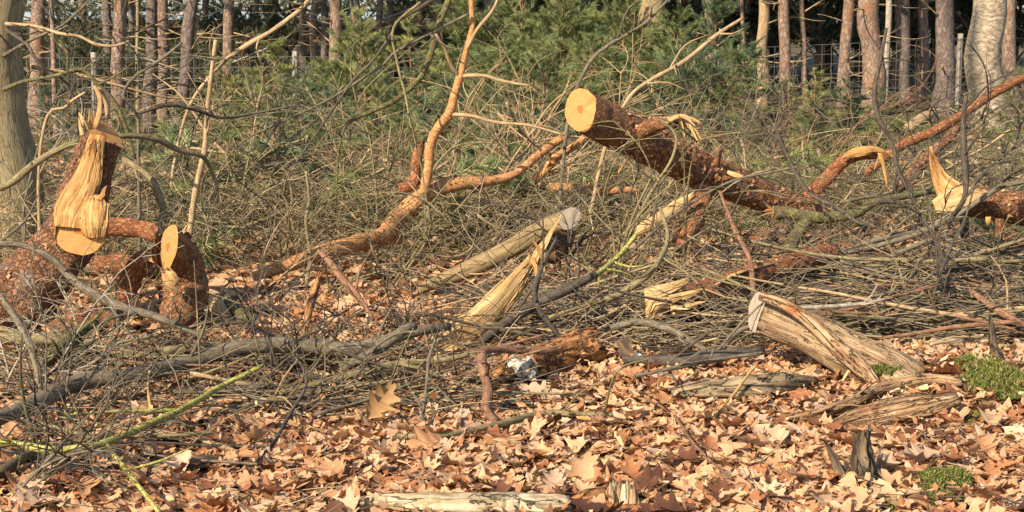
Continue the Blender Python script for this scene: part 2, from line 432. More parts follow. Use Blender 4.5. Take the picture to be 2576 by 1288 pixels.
def cutface(mb, ring, out, bulge=0.004, rough=0.004, mi=0, lift=0.003, seed=0.0, bite=None):
    """sawn end laid over a ring; UV = disc coordinates"""
    n = len(ring); cc = sum(ring, Vector()) / n
    nrm = Vector((0, 0, 0))
    for j in range(n): nrm += (ring[j] - cc).cross(ring[(j + 1) % n] - cc)
    nrm.normalize()
    if nrm.dot(out) < 0: nrm = -nrm
    rs = [1.0, 0.86, 0.68, 0.48, 0.26]
    verts, uvs, faces = [], [], []
    for k, q in enumerate(rs):
        for j in range(n):
            p = cc.lerp(ring[j], q)
            a = 2 * math.pi * j / n
            d = lift + bulge * (1 - q) + (rough * noise.noise((p.x * 25 + seed, p.y * 25, p.z * 25)) if k else 0)
            if bite and k < 4:
                da = abs((a - bite[0] + math.pi) % (2 * math.pi) - math.pi)
                if da < bite[1] and q > 0.4: d -= bite[2] * (1 - da / bite[1])
            if k == 0: p = cc.lerp(ring[j], 1 + .03 * noise.noise((j * 1.9, seed, 3)))
            verts.append(p + nrm * d); uvs.append((q * math.cos(a), q * math.sin(a)))
    verts.append(cc + nrm * (lift + bulge)); uvs.append((0, 0))
    for k in range(len(rs) - 1):
        for j in range(n):
            j2 = (j + 1) % n
            faces.append((k * n + j, k * n + j2, (k + 1) * n + j2, (k + 1) * n + j))
    for j in range(n): faces.append(((len(rs) - 1) * n + j, (len(rs) - 1) * n + (j + 1) % n, len(rs) * n))
    mb.add(verts, faces, uvs, mi)

def shard(mb, p0, p1, w, t, side, mi=0, bend=0.0, tip=0.15, seed=0):
    """a torn splinter: flat tapering strip with an uneven outline"""
    p0, p1 = Vector(p0), Vector(p1); ax = p1 - p0; L = ax.length; ax.normalize()
    side = Vector(side); side = (side - ax * side.dot(ax))
    if side.length < 1e-4: side = ax.orthogonal()
    side.normalize(); nn = ax.cross(side)
    K = 6; verts, uvs, faces = [], [], []
    for i in range(K + 1):
        s = i / K
        ww = w * (1 - (1 - tip) * s ** 1.4) * (1 + 0.35 * noise.noise((s * 4 + seed, seed * 1.7, 0)))
        tt = t * (1 - 0.8 * s)
        c = p0 + ax * (L * s) + nn * (bend * s * s) + side * (0.25 * w * noise.noise((s * 3, seed * 2.3, 4)))
        for a, b in ((-1, -1), (1, -1), (1, 1), (-1, 1)):
            verts.append(c + side * (a * ww * .5) + nn * (b * tt * .5)); uvs.append((a * ww * .5 + seed, L * s + b * .01))
    for i in range(K):
        for j in range(4):
            j2 = (j + 1) % 4
            faces.append((i * 4 + j, i * 4 + j2, (i + 1) * 4 + j2, (i + 1) * 4 + j))
    faces.append((3, 2, 1, 0)); faces.append((K * 4, K * 4 + 1, K * 4 + 2, K * 4 + 3))
    mb.add(verts, faces, uvs, mi)

def fibres(mb, pts, half, front, n, seed, thick=.006, bulge=.012, s0=.12, s1=.35, ragged=1.0):
    """torn face of wood: many long slivers side by side along a path, each with its own ends and height"""
    r = random.Random(seed); c, h = catmull(pts, half, .03); m = len(c); front = Vector(front).normalized()
    for k in range(n):
        u = -1 + 2 * (k + r.random()) / n; edge = abs(u)
        a = int(m * s0 * r.random() * ragged); b = int((m - 1) * (1 - s1 * (r.random() ** 1.5) * (0.5 + edge) * ragged)); b = max(b, a + 3); b = min(b, m - 1)
        off = r.uniform(-1, 1) * thick; w0 = r.uniform(.8, 2.0) / n; uo = r.uniform(0, 9); V, U, Fc = [], [], []
        wob = r.uniform(-.06, .06); L = 0; rows = list(range(a, b + 1))
        for q, i in enumerate(rows):
            if q: L += (c[i] - c[i - 1]).length
            t = (c[min(i + 1, m - 1)] - c[max(i - 1, 0)]).normalized(); sd = t.cross(front).normalized(); f2 = sd.cross(t)
            tip = min(1, (len(rows) - 1 - q) / max(2, len(rows) * .22)); w = h[i] * w0 * (.12 + .88 * tip) * 2.1
            p = c[i] + sd * (h[i] * (u + wob * q / len(rows))) + f2 * (-(bulge * (1 - u * u)) - off + (.012 * (1 - tip) * r.uniform(-1, 1)))
            V += [p - sd * w + f2 * thick, p - f2 * thick * .9, p + sd * w + f2 * thick]; U += [(uo, L), (uo + .012, L), (uo + .024, L)]
        for q in range(len(rows) - 1):
            o = q * 3; Fc += [(o, o + 1, o + 4, o + 3), (o + 1, o + 2, o + 5, o + 4)]
        mb.add(V, Fc, U)

def part(name, mb, mat, parent, smooth=True, kind=None):
    o = link(name, mb.mesh(name, mat, smooth), parent)
    if kind: o['kind'] = kind
    return o

def splinters(parent, base, axis, spread, n, lmin, lmax, w, mat, seed, name='splinter'):
    r = random.Random(seed)
    axis = Vector(axis).normalized()
    for k in range(n):
        b = Vector(base) + Vector((r.uniform(-1, 1), r.uniform(-1, 1), r.uniform(-1, 1))) * spread
        d = (axis + Vector((r.uniform(-.3, .3), r.uniform(-.3, .3), r.uniform(-.3, .3)))).normalized()
        mb = MB(); shard(mb, b, b + d * r.uniform(lmin, lmax), w * r.uniform(.6, 1.4), w * .5, (r.uniform(-1, 1), .3, r.uniform(-1, 1)), 0, r.uniform(-.02, .02), .12, k + seed)
        part(name, mb, mat, parent, False)

def flakes(parent, path, radii, n, size, seed, arc=(0, 2 * math.pi)):
    """loose scales of pine bark standing off a log"""
    r = random.Random(seed); c, rr = catmull(path, radii, 0.02)
    V, Fc, R = [], [], []
    for k in range(n):
        i = r.randrange(1, len(c) - 1)
        t = (c[i + 1] - c[i - 1]).normalized(); u = (Vector((0, 1, 0)) - t * t.y).normalized(); w = t.cross(u)
        a = r.uniform(*arc); d = u * math.cos(a) + w * math.sin(a); s_ = d.cross(t)
        p = c[i] + d * rr[i] * 1.0; s = size * r.uniform(.5, 1.5); lift = r.uniform(.1, .6) * s
        q = [p - s_ * s * .4 - t * s * .3, p + s_ * s * .45 - t * s * .2, p + s_ * s * .35 + t * s * .5 + d * lift, p - s_ * s * .3 + t * s * .6 + d * lift * .7, p + d * s * .12]
        o = len(V); V += q; v = r.random(); R += [v] * 5
        Fc += [(o, o + 1, o + 4), (o + 1, o + 2, o + 4), (o + 2, o + 3, o + 4), (o + 3, o, o + 4)]
    o = link('bark_flakes', npmesh('bark_flakes', np.array([tuple(x) for x in V]), np.array(Fc), 'bark_flake', R), parent)
    o['kind'] = 'stuff'
    return o

def trace(spec):
    """[(px, py, distance, radius in px)] -> points and radii"""
    return [P(a, b, d) for a, b, d, r in spec], [rad(r, d) for a, b, d, r in spec]

def rest(spec, lift=0.045, sink=0.6):
    """bring every point that would lie under the leaf litter forward along its line of sight until it rests on it"""
    out = []
    for a, b, d, q in spec:
        for _ in range(60):
            p = P(a, b, d)
            if p.z >= gz(p.x, p.y) + lift + rad(q, d) * sink or d < 4.5: break
            d -= 0.04
        out.append((a, b, d, q))
    return out

# ------------------------------------------------------------------ the setting: ground, lake, far shore
def axis_grid(lo, hi, step, far, neg=True):
    a = list(np.arange(lo, hi + step * .5, step)); s = step; x = hi
    while x < far:
        s *= 1.35; x += s; a.append(x)
    if neg:
        s = step; x = lo
        while x > -far:
            s *= 1.35; x -= s; a.insert(0, x)
    return a
gx = axis_grid(-7, 7, 0.14, 2600); gy = axis_grid(2.5, 30, 0.14, 2600)
gv = [(x, y, gz(x, y)) for y in gy for x in gx]
nx, ny = len(gx), len(gy)
ii = (np.arange(ny - 1)[:, None] * nx + np.arange(nx - 1)[None, :]).ravel()
ground = link('ground', npmesh('ground', np.array(gv), np.stack([ii, ii + 1, ii + nx + 1, ii + nx], 1), 'forest_floor', None, True))
tag(ground, 'brown forest floor under fallen leaves', 'ground', None, 'structure')
mb = MB(); mb.add([(-900, 275, -0.12), (900, 275, -0.12), (900, 1100, -0.12), (-900, 1100, -0.12)], [(0, 1, 2, 3)])
tag(link('lake', mb.mesh('lake', 'water')), 'pale water glimpsed far behind the pines', 'lake', None, 'structure')
V, Q = [], []
for k in range(5200):
    x = NR.uniform(-620, 620); y = NR.uniform(1105, 1180); h = 13 + 6 * noise.noise((x * .02, 0, 0))
    z = NR.uniform(-.3, 1) * h; s = NR.uniform(2, 5)
    a = NR.uniform(-1, 1, 9).reshape(3, 3) * s + np.array([x, y, max(z, .3)])
    Q.append((len(V), len(V) + 1, len(V) + 2)); V += list(a)
tag(link('far_woods', npmesh('far_woods', np.array(V), np.array(Q), 'far_foliage', np.repeat(NR.rand(5200), 3))), 'dark line of woods on the far shore', 'woods', None, 'stuff')

# ------------------------------------------------------------------ standing trees
def crown_mesh(seed, zlo, zhi, rmax, n, size):
    r = np.random.RandomState(seed)
    clumps = 42
    z = r.uniform(zlo, zhi, clumps); a = r.uniform(0, 6.283, clumps)
    rr = rmax * np.sqrt(r.rand(clumps)) * (1 - ((z - zlo) / (zhi - zlo)) ** 1.5 * .75)
    cc = np.stack([rr * np.cos(a), rr * np.sin(a), z], 1)
    pick = r.randint(0, clumps, n)
    c = cc[pick] + r.normal(0, 1, (n, 3)) * np.array([.42, .42, .22])
    d1 = r.normal(0, 1, (n, 3)); d1 /= np.linalg.norm(d1, axis=1)[:, None]
    d2 = np.cross(d1, r.normal(0, 1, (n, 3))); d2 /= np.linalg.norm(d2, axis=1)[:, None]
    L = r.uniform(.5, 1.2, n)[:, None] * size
    v = np.stack([c - d2 * L * .12, c + d2 * L * .12, c + d1 * L], 1).reshape(-1, 3)
    return npmesh('crown', v, np.arange(n * 3).reshape(-1, 3), 'needle_dark', np.repeat(r.rand(n), 3))
CROWNS = [crown_mesh(40 + k, 5.6 + k * .5, 13.5, 2.3, 7500, 0.5) for k in range(3)]

def deadbranch_mesh(seed, L, mat):
    r = random.Random(seed); mb = MB()
    p = Vector((0, 0, 0)); d = Vector((1, 0, r.uniform(-.15, .5))).normalized(); pts = [p.copy()]
    for i in range(5):
        d = (d + Vector((0, r.uniform(-.25, .25), r.uniform(-.22, .26)))).normalized(); p = p + d * (L / 5); pts.append(p.copy())
    sweep(mb, pts, [0.014, .011, .009, .007, .005, .003], 5, 0.12, 0.1)
    for k in range(r.randint(1, 4)):
        i = r.randint(1, 4); q = pts[i]; e = (d + Vector((r.uniform(-.5, .5), r.uniform(-1, 1), r.uniform(-.6, .8)))).normalized() * L * r.uniform(.2, .45)
        sweep(mb, [q, q + e * .5 + Vector((0, 0, .02)), q + e], [.006, .004, .002], 4, .2, 0)
    return mb.mesh('branch', mat)
DEAD = [deadbranch_mesh(60 + k, 0.35 + .16 * k, ['branch_tan', 'branch_pale', 'branch_tan', 'branch_olive'][k % 4]) for k in range(8)]

def bare_crown(seed):
    r = random.Random(seed); mb = MB()
    def grow(p, d, L, rad_, lev):
        pts = [p.copy()]
        for i in range(4):
            d = (d + Vector((r.uniform(-.25, .25), r.uniform(-.25, .25), r.uniform(-.1, .2)))).normalized(); p = p + d * (L / 4); pts.append(p.copy())
        sweep(mb, pts, [max(.006, rad_ * (1 - .17 * i)) for i in range(5)], 6 if lev < 2 else 4, .5, .04, 3, (False, True))
        if lev < 3:
            for q in range(3):
                e = (d + Vector((r.uniform(-1, 1), r.uniform(-1, 1), r.uniform(-.3, .7)))).normalized(); grow(pts[r.randint(2, 4)], e, L * .62, rad_ * .5, lev + 1)
    for k in range(7):
        a = k * 2.4; grow(Vector((0, 0, 4.5 + k)), Vector((math.cos(a), math.sin(a), .6)).normalized(), 2.6, .07, 0)
    return mb.mesh('crown', 'branch_grey')
BARE = [bare_crown(81), bare_crown(82)]
def tree(name, label, cat, xt, xb, yb, w, mat, ndead, group='trees standing behind the brush', crown=True, height=12.0, flare=1.0, dep=None):
    """xt: column at the top edge, xb: column at the base, yb: row of the base on the ground, w: trunk width in px"""
    if dep is None: b = G(xb, yb)
    else:
        b = P(xb, yb, dep); b.z = gz(b.x, b.y)
    d = b.y; r0 = rad(w / 2, d)
    top = P(xt, 0, d)
    t = thing(name, b, label, cat, group)
    rr = random.Random(int(xt * 7 + yb))
    slope = (top.x - b.x) / max(.3, top.z - b.z)
    pts, rad_ = [], []
    for k, h in enumerate((-0.15, 0.12, 0.5, 1.0, 1.6, 2.4, 4, 7, 10, height)):
        wob = 0.35 * r0 * rr.uniform(-1, 1) if k > 1 else 0
        sl = slope * min(h, 2.4) + slope * .3 * max(0, h - 2.4)
        pts.append(b + Vector((sl + wob, wob * .5, h)))
        rad_.append(r0 * (1 + flare * (.42 if k == 0 else .2 if k == 1 else .05 if k == 2 else 0)) * (1 - .055 * max(0, h - .5)))
    mb = MB(); sweep(mb, pts, [max(.02, q) for q in rad_], 18, 0.22, 0.06, 3.0, seed=xt)
    part('trunk', mb, mat, t)
    for k in range(ndead):
        h = rr.uniform(.35, 2.5); a = rr.choice([rr.uniform(-.9, .9), rr.uniform(2.2, 4.0), rr.uniform(3.6, 5.8)])
        o = link('branch', DEAD[rr.randrange(8)], t)
        o.location = (slope * h + math.cos(a) * r0 * .8, math.sin(a) * r0 * .8, h)
        o.rotation_euler = (rr.uniform(-.4, .4), 0, a); o.scale = (rr.uniform(.8, 1.5),) * 3
        o.matrix_parent_inverse = Matrix()
    if crown:
        o = link('crown', CROWNS[rr.randrange(3)] if cat == 'pine tree' else BARE[rr.randrange(2)], t); o.matrix_parent_inverse = Matrix()
        o.location = (slope * 3.2, 0, 0); o.rotation_euler = (0, 0, rr.uniform(0, 6.28))
    return t

tree('beech_tree', 'thick smooth olive-grey tree trunk at the left edge with branch shadows on it', 'tree', 4, 22, 640, 168, 'broadleaf_bark', 3, None, True, 12, .5)
tree('birch_tree', 'thick birch trunk with peeling white bark and dark rough foot', 'tree', 2486, 2474, 330, 88, 'birch_bark', 1, None, True, 12)
tree('oak_tree', 'broad grey-brown trunk rising behind the green pine boughs at top centre', 'tree', 1634, 1634, 330, 70, 'broadleaf_bark', 1, None, True, 12)
PINES = [  # label, x top, x base, base row, width, bark, dead branches
 ('pinkish pine trunk just right of the thick left tree', 100, 96, 338, 38, 'trunk_bark_pink', 7),
 ('very thin tan pine pole between the left tree and the first pines', 128, 143, 350, 13, 'trunk_bark_pink', 3),
 ('short dark trunk far back left of the straight pinkish pine', 268, 266, 250, 24, 'trunk_bark_grey', 3),
 ('straight sunlit pinkish pine trunk behind the upright torn log', 300, 292, 336, 34, 'trunk_bark_pink', 9),
 ('slim olive pole between the two left groups of pines', 345, 346, 300, 9, 'broadleaf_bark', 0),
 ('dark grey shaded pine trunk touching a pinkish one at its right', 380, 378, 330, 31, 'trunk_bark_grey', 5),
 ('pinkish pine trunk touching the dark grey one at its left', 407, 412, 322, 29, 'trunk_bark_pink', 6),
 ('leaning grey pine trunk that tilts to the right at its top', 486, 450, 338, 33, 'trunk_bark_grey', 8),
 ('pinkish pine trunk right of the leaning grey pine', 582, 570, 300, 28, 'trunk_bark_pink', 6),
 ('thin brown pine trunk right beside the left fence post', 763, 760, 292, 19, 'trunk_bark_grey', 4),
 ('pale pine trunk, first of the close group behind the left fence post', 791, 789, 300, 20, 'trunk_bark_pink', 4),
 ('dark-edged pine trunk in the middle of the close group of three', 815, 812, 296, 19, 'trunk_bark_grey', 3),
 ('widest pine trunk of the close group right of the fence post', 848, 842, 306, 33, 'trunk_bark_pink', 5),
 ('shaded grey pine trunk behind the yellowish needles', 894, 915, 318, 27, 'trunk_bark_grey', 4),
 ('bright slender pine trunk left of the hanging mossy limb', 956, 954, 290, 17, 'trunk_bark_pink', 3),
 ('dark slender pine trunk right behind the bright slender one', 980, 984, 280, 17, 'trunk_bark_grey', 2),
 ('slender pinkish pine trunk just right of the mossy limb', 1104, 1100, 280, 19, 'trunk_bark_pink', 3),
 ('shaded brown trunk behind the orange forked branch', 1236, 1240, 300, 40, 'trunk_bark_grey', 4),
 ('reddish thin pine trunk showing among the needles left of centre', 1403, 1405, 300, 24, 'trunk_bark_pink', 2),
 ('pinkish pine trunk right of the broad grey-brown trunk', 1788, 1790, 285, 27, 'trunk_bark_pink', 4),
 ('thin reddish trunk left of the tan twin trunk', 1866, 1872, 260, 11, 'trunk_bark_pink', 1),
 ('tan trunk behind the tip of the green bough at right', 1920, 1916, 268, 28, 'branch_tan', 2),
 ('pinkish pine trunk left of the pale pole and the wire mesh', 1972, 1974, 290, 29, 'trunk_bark_pink', 5),
 ('pale pinkish pole in front of the wire mesh', 2017, 2026, 262, 14, 'trunk_bark_pink', 3),
 ('reddish pine trunk left of the thickest pine', 2133, 2123, 268, 29, 'trunk_bark_pink', 6),
 ('thickest sunlit pine trunk, with a thin pole against its right side', 2190, 2190, 292, 56, 'trunk_bark_pink', 3),
 ('thin pale pole against the right side of the thickest pine', 2236, 2224, 275, 16, 'branch_pale', 1),
 ('grey-brown shaded pine trunk right of the thickest pine', 2269, 2270, 256, 38, 'trunk_bark_grey', 4),
 ('slim pinkish pine trunk left of the two-toned pine', 2326, 2318, 250, 25, 'trunk_bark_pink', 4),
 ('two-toned pine trunk, dark left and pale right, left of the pale post', 2375, 2372, 288, 48, 'trunk_bark_grey', 3),
 ('pinkish pine trunk right of the birch at the right edge', 2541, 2545, 275, 36, 'trunk_bark_pink', 3),
]
for lb, xt, xb, yb, w, mt, nd in PINES:
    tree('pine_tree', lb, 'pine tree', xt, xb, yb, w, mt, int(nd * 1.8) if xt < 1000 else nd)
SHORT = ['first pinkish left pine', 'very thin tan pole', 'short dark left trunk', 'straight sunlit pine', 'slim olive pole', 'dark grey left pine', 'pinkish twin pine', 'leaning grey pine', 'pine right of the leaner', 'thin pine by the post', 'pale pine of the trio', 'dark-edged pine of the trio', 'widest pine of the trio', 'shaded grey pine', 'bright slender pine', 'dark slender pine', 'slender pine by the mossy limb', 'brown trunk behind the fork', 'reddish thin pine', 'pine right of the broad trunk', 'thin reddish trunk', 'tan trunk', 'pine left of the pale pole', 'pale pinkish pole', 'reddish right pine', 'thickest pine', 'pole beside the thickest pine', 'grey-brown right pine', 'slim pinkish right pine', 'two-toned pine', 'pine right of the birch']
def near_pine(x): return min(range(len(PINES)), key=lambda q: abs(PINES[q][1] - x))
bk = [(-60, 232), (40, 215), (205, 200), (335, 205), (520, 190), (640, 215), (690, 195), (1020, 200), (1060, 225), (1165, 205), (1310, 200), (1480, 210),
      (1545, 195), (1720, 215), (1840, 190), (1945, 195), (2065, 205), (2085, 185), (2160, 190), (2250, 195), (2300, 180), (2345, 195), (2430, 200), (2600, 215), (2680, 240), (-140, 260)]
for k, (x, yb) in enumerate(bk):
    q = near_pine(x)
    tree('pine_tree', 'dim pine far behind the fence, %s of the %s' % ('left' if x < PINES[q][1] else 'right', SHORT[q]), 'pine tree', x + rng.uniform(-8, 8), x, yb, rng.uniform(13, 21), rng.choice(['trunk_bark_grey', 'trunk_bark_pink']), 3, 'dim pines far back beyond the fence')

# ------------------------------------------------------------------ wire fence
fn = thing('wire_fence', G(744, 292), 'wire mesh stock fence on grey wooden posts in front of the far pines', 'fence')
fpts = []
for px, dep in ((-420, 25.6), (240, 25.8), (744, 26), (1260, 26.6), (1800, 27.6), (2407, 28.6), (3000, 29.5)):
    q = P(px, 300, dep); q.z = gz(q.x, q.y); fpts.append(q)
for k, q in enumerate(fpts):
    mb = MB(); h = 1.24
    sweep(mb, [q + Vector((0, 0, -.1)), q + Vector((.005, 0, .6)), q + Vector((0.01, 0, h))], [.052, .05, .048], 10, .2, .03)
    part('post', mb, 'post_wood', fn)
mb = MB()
def wirebox(a, b, t=0.0035):
    a, b = Vector(a), Vector(b); ax = (b - a).normalized(); s = ax.cross(Vector((0, 1, .1))).normalized() * t; u = Vector((0, 1, 0)) * t
    mb.add([a - s - u, a + s - u, a + s + u, a - s + u, b - s - u, b + s - u, b + s + u, b - s + u], [(0, 1, 5, 4), (1, 2, 6, 5), (2, 3, 7, 6), (3, 0, 4, 7)])
for a, b in zip(fpts, fpts[1:]):
    for h in (0.06, .16, .27, .39, .53, .68, .84, 1.0, 1.16): wirebox(a + Vector((0, -.06, h)), b + Vector((0, -.06, h)))
    L = (b - a).length; n = int(L / .16)
    for i in range(n):
        q = a.lerp(b, i / n) + Vector((0, -.06, 0)); wirebox(q + Vector((0, 0, .06)), q + Vector((0, 0, 1.16)), .0026)
part('wire_mesh', mb, 'wire', fn, False)

# ------------------------------------------------------------------ pine boughs, young pines, dark conifers
def bough_mesh(name, seed, L, nshoot, needles, nlen, nw, nmat, droop=0.25):
    r = np.random.RandomState(seed); rr = random.Random(seed)
    mb = MB()
    pts = [Vector((0, 0, 0))]; d = Vector((1, 0, .25))
    for i in range(5):
        d = (d + Vector((0, rr.uniform(-.2, .2), rr.uniform(-droop, .12)))).normalized(); pts.append(pts[-1] + d * (L / 5))
    sweep(mb, pts, [.012, .01, .008, .006, .005, .003], 5, .15, .05)
    shoots = [(pts[3], pts[5])]
    for k in range(nshoot):
        t = rr.uniform(.2, .98); i = min(4, int(t * 5)); q = pts[i].lerp(pts[i + 1], t * 5 - i)
        sd = rr.choice([-1, 1]); ax = (pts[i + 1] - pts[i]).normalized()
        e = (ax * rr.uniform(.5, 1) + Vector((0, sd * rr.uniform(.3, 1.1), rr.uniform(-.35, .5)))).normalized() * L * rr.uniform(.16, .38)
        sweep(mb, [q, q + e * .5, q + e + Vector((0, 0, .03))], [.005, .004, .003], 4, .2, 0)
        shoots.append((q + e * .15, q + e))
    me = mb.mesh(name, ['branch_tan', nmat])
    V, R = [], []
    for a, b in shoots:
        a, b = np.array(a), np.array(b); ax = b - a; l = np.linalg.norm(ax); ax = ax / l
        t = r.uniform(0, 1.02, needles) ** .8
        base = a + ax * l * t[:, None]
        rd = r.normal(0, 1, (needles, 3)); rd -= (rd @ ax)[:, None] * ax; rd /= np.linalg.norm(rd, axis=1)[:, None]
        dr = ax * r.uniform(.55, 1.2, needles)[:, None] + rd * r.uniform(.35, .8, needles)[:, None]; dr /= np.linalg.norm(dr, axis=1)[:, None]
        dr[:, 2] -= .12
        sd = np.cross(dr, r.normal(0, 1, (needles, 3))); sd /= np.linalg.norm(sd, axis=1)[:, None]
        ln_ = nlen * r.uniform(.7, 1.2, needles)[:, None]
        V.append(np.stack([base - sd * nw, base + sd * nw, base + dr * ln_], 1).reshape(-1, 3))
        R.append(np.repeat(np.clip(r.normal(.5, .2, needles) + r.uniform(-.2, .2), 0, 1), 3))
    V = np.concatenate(V); R = np.concatenate(R); n0 = len(me.vertices)
    nm = npmesh('needles', V, np.arange(len(V)).reshape(-1, 3), nmat, R)
    return me, nm
def bset(seed, cnt, *a, **k): return [bough_mesh('bough', seed + i, *a, **k) for i in range(cnt)]
B_GREEN = bset(100, 5, 0.8, 10, 80, 0.115, 0.0042, 'needle_green')
B_BLUE = bset(120, 5, 0.9, 11, 90, 0.105, 0.0042, 'needle_blue', droop=.3)
B_YEL = bset(140, 3, 0.6, 8, 70, 0.115, 0.0042, 'needle_yellow')
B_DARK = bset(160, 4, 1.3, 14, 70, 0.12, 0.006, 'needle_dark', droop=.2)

def add_bough(meshes, r, loc, rot, sc, parent, label=None, cat=None, group=None):
    wood_me, nd = meshes[r.randrange(len(meshes))]
    o = link('bough' if parent is not None else 'pine_bough', wood_me, parent)
    o.matrix_parent_inverse = Matrix(); o.location = loc; o.rotation_euler = rot; o.scale = (sc,) * 3
    if label: tag(o, label, cat, group)
    q = link('needles', nd, o); q.matrix_parent_inverse = Matrix()
    return o

def young_pine(label, px, py, h, bset_, nb, seed, group, name='young_pine', dep=None, spread=1.0, sc=1.0, zlo=.12):
    r = random.Random(seed)
    if dep is None: b = G(px, py)
    else:
        b = P(px, py, dep); b.z = gz(b.x, b.y)
    t = thing(name, b, label, 'young pine' if name == 'young_pine' else 'conifer', group)
    lean = Vector((r.uniform(-.12, .12), r.uniform(-.08, .08), 1))
    mb = MB(); sweep(mb, [b + Vector((0, 0, -.05)), b + lean * h * .5, b + lean * h], [.02 * h ** .7, .014 * h ** .7, .004], 7, .15, .05)
    part('trunk', mb, 'branch_brown', t)
    for k in range(nb):
        s = zlo + (1 - zlo) * (k + r.random()) / nb; a = k * 2.4 + r.uniform(-.5, .5)
        add_bough(bset_, r, lean * h * s, (0, -r.uniform(.05, .6) - .5 * s, a), sc * spread * h * (1.05 - .72 * s) * r.uniform(.55, .85) / .9, t)
    add_bough(bset_, r, lean * h * .86, (0, -1.35, r.uniform(0, 6)), .35 * h * sc, t)
    return t

yp = [  # label, px, base row, height, kind
 ('yellow-green pine sapling with upright tip in front of the wire mesh', 2042, 372, 0.95, B_YEL, 16),
 ('yellowish young pine left of the upright-tipped sapling', 1985, 372, .75, B_YEL, 12),
 ('bluish green bushy young pine right of the yellow-green sapling', 2120, 385, .75, B_BLUE, 18),
 ('low green young pine behind the torn branch stub of the raised log', 1880, 392, .7, B_GREEN, 16),
 ('green young pine behind the reddish leaning limb at right', 2215, 352, .62, B_GREEN, 14),
 ('yellowish young pine at the foot of the leaning grey pine', 590, 385, .85, B_YEL, 13),
 ('green young pine right of the tall cut sapling pole', 640, 420, .95, B_GREEN, 17),
 ('low green pine beside the tall cut sapling pole', 545, 430, .75, B_GREEN, 14),
 ('dark blue-green young pine in the left middle of the tangle', 770, 440, .95, B_BLUE, 17),
 ('dark pine left of the vertical orange limb', 860, 445, .8, B_BLUE, 16),
 ('large green young pine at top centre behind the brush', 1310, 330, 2.1, B_GREEN, 26),
 ('dense green young pine left of the raised sawn log', 1395, 350, 1.95, B_GREEN, 30),
 ('tall green young pine in front of the broad grey-brown trunk', 1560, 330, 1.85, B_GREEN, 30),
 ('bushy dark green pine behind the raised log', 1700, 345, 1.6, B_GREEN, 24),
 ('green young pine whose boughs reach right above the raised log', 1810, 325, 1.7, B_BLUE, 24),
 ('green young pine right behind the vertical orange limb', 1215, 365, 1.2, B_GREEN, 20),
 ('low dark pine under the arching orange limb', 1300, 455, .85, B_BLUE, 17),
 ('low dark pine right of the vertical orange limb', 1140, 440, .85, B_BLUE, 16),
 ('small yellowish pine behind the close group of trunks', 880, 330, 1.75, B_YEL, 20),
 ('small green pine beside the thick left tree', 130, 385, .75, B_BLUE, 11),
 ('small dark pine behind the upright torn log', 150, 500, .5, B_BLUE, 11),
 ('young pine behind the forked twigs at far right', 2560, 360, .8, B_GREEN, 14),
 ('low green pine at the foot of the birch', 2440, 372, .55, B_GREEN, 11),
 ('low pine in the shade left of the dark blue-green one', 690, 470, .6, B_BLUE, 13),
 ('low green pine in the middle tangle above the beige log', 1010, 480, .65, B_GREEN, 13),
 ('low green pine under the raised sawn log', 1500, 480, .6, B_BLUE, 13),
]
for k, (lb, px, py, h, bs, nb) in enumerate(yp):
    young_pine(lb, px, py, h, bs, nb, 300 + k, 'young pines among the brush', sc=1.0)
yp2 = [('feathery yellow-green pine left of the vertical orange limb', 1040, 350, 1.6, B_YEL, 20), ('feathery green pine behind the left fence post', 690, 360, 1.35, B_YEL, 18), ('feathery pine between the close trunks and the mossy limb', 930, 350, 1.5, B_GREEN, 20), ('feathery green pine at the top behind the orange fork tip', 1200, 330, 1.9, B_GREEN, 26), ('feathery yellow-green pine above the raised log', 1480, 340, 1.7, B_YEL, 20), ('yellow-green pine boughs between the left pines and the sapling pole', 560, 350, 1.1, B_YEL, 18), ('green pine right of the left fence post', 800, 390, 1.05, B_GREEN, 18),
 ('green pine in front of the hanging mossy limb', 960, 420, 1.0, B_GREEN, 18), ('green pine behind the hanging mossy limb', 1040, 380, 1.1, B_BLUE, 18), ('wide green pine behind the orange fork twigs', 1260, 400, 1.3, B_GREEN, 22),
 ('wide green pine just left of the sawn end', 1350, 420, 1.25, B_GREEN, 22), ('green pine directly above the sawn end of the raised log', 1470, 370, 1.35, B_GREEN, 22), ('green pine right above the middle of the raised log', 1640, 380, 1.25, B_GREEN, 20),
 ('dark green pine above the shredded stub', 1750, 390, 1.2, B_BLUE, 20), ('green pine right of the shredded stub', 1850, 360, 1.15, B_GREEN, 18), ('low pine between the sapling and the snapped limb', 2070, 410, .6, B_GREEN, 15),
 ('low yellowish pine left of the snapped limb', 2000, 430, .5, B_YEL, 12), ('dark low pine under the notched log', 2530, 690, .45, B_BLUE, 14), ('green low pine behind the cut sapling pole', 470, 420, .7, B_GREEN, 14),
 ('green low pine left of the bent log behind the brush', 320, 470, .7, B_GREEN, 12), ('dark low pine behind the bent log', 430, 520, .6, B_BLUE, 12), ('low green pine between the beige log and the orange limb', 900, 560, .45, B_BLUE, 12), ('low green pine behind the raised end of the beige log', 1240, 520, .6, B_BLUE, 13),
 ('green pine hugging the right flank of the vertical orange limb', 1190, 480, .75, B_GREEN, 15), ('green pine in the brush left of the level flaky limb', 700, 400, .9, B_GREEN, 16), ('green pine under the sweeping dark branches', 830, 500, .7, B_GREEN, 14)]
for k, (lb, px, py, h, bs, nb) in enumerate(yp2):
    young_pine(lb, px, py, h, bs, nb, 340 + k, 'young pines among the brush', sc=1.05)
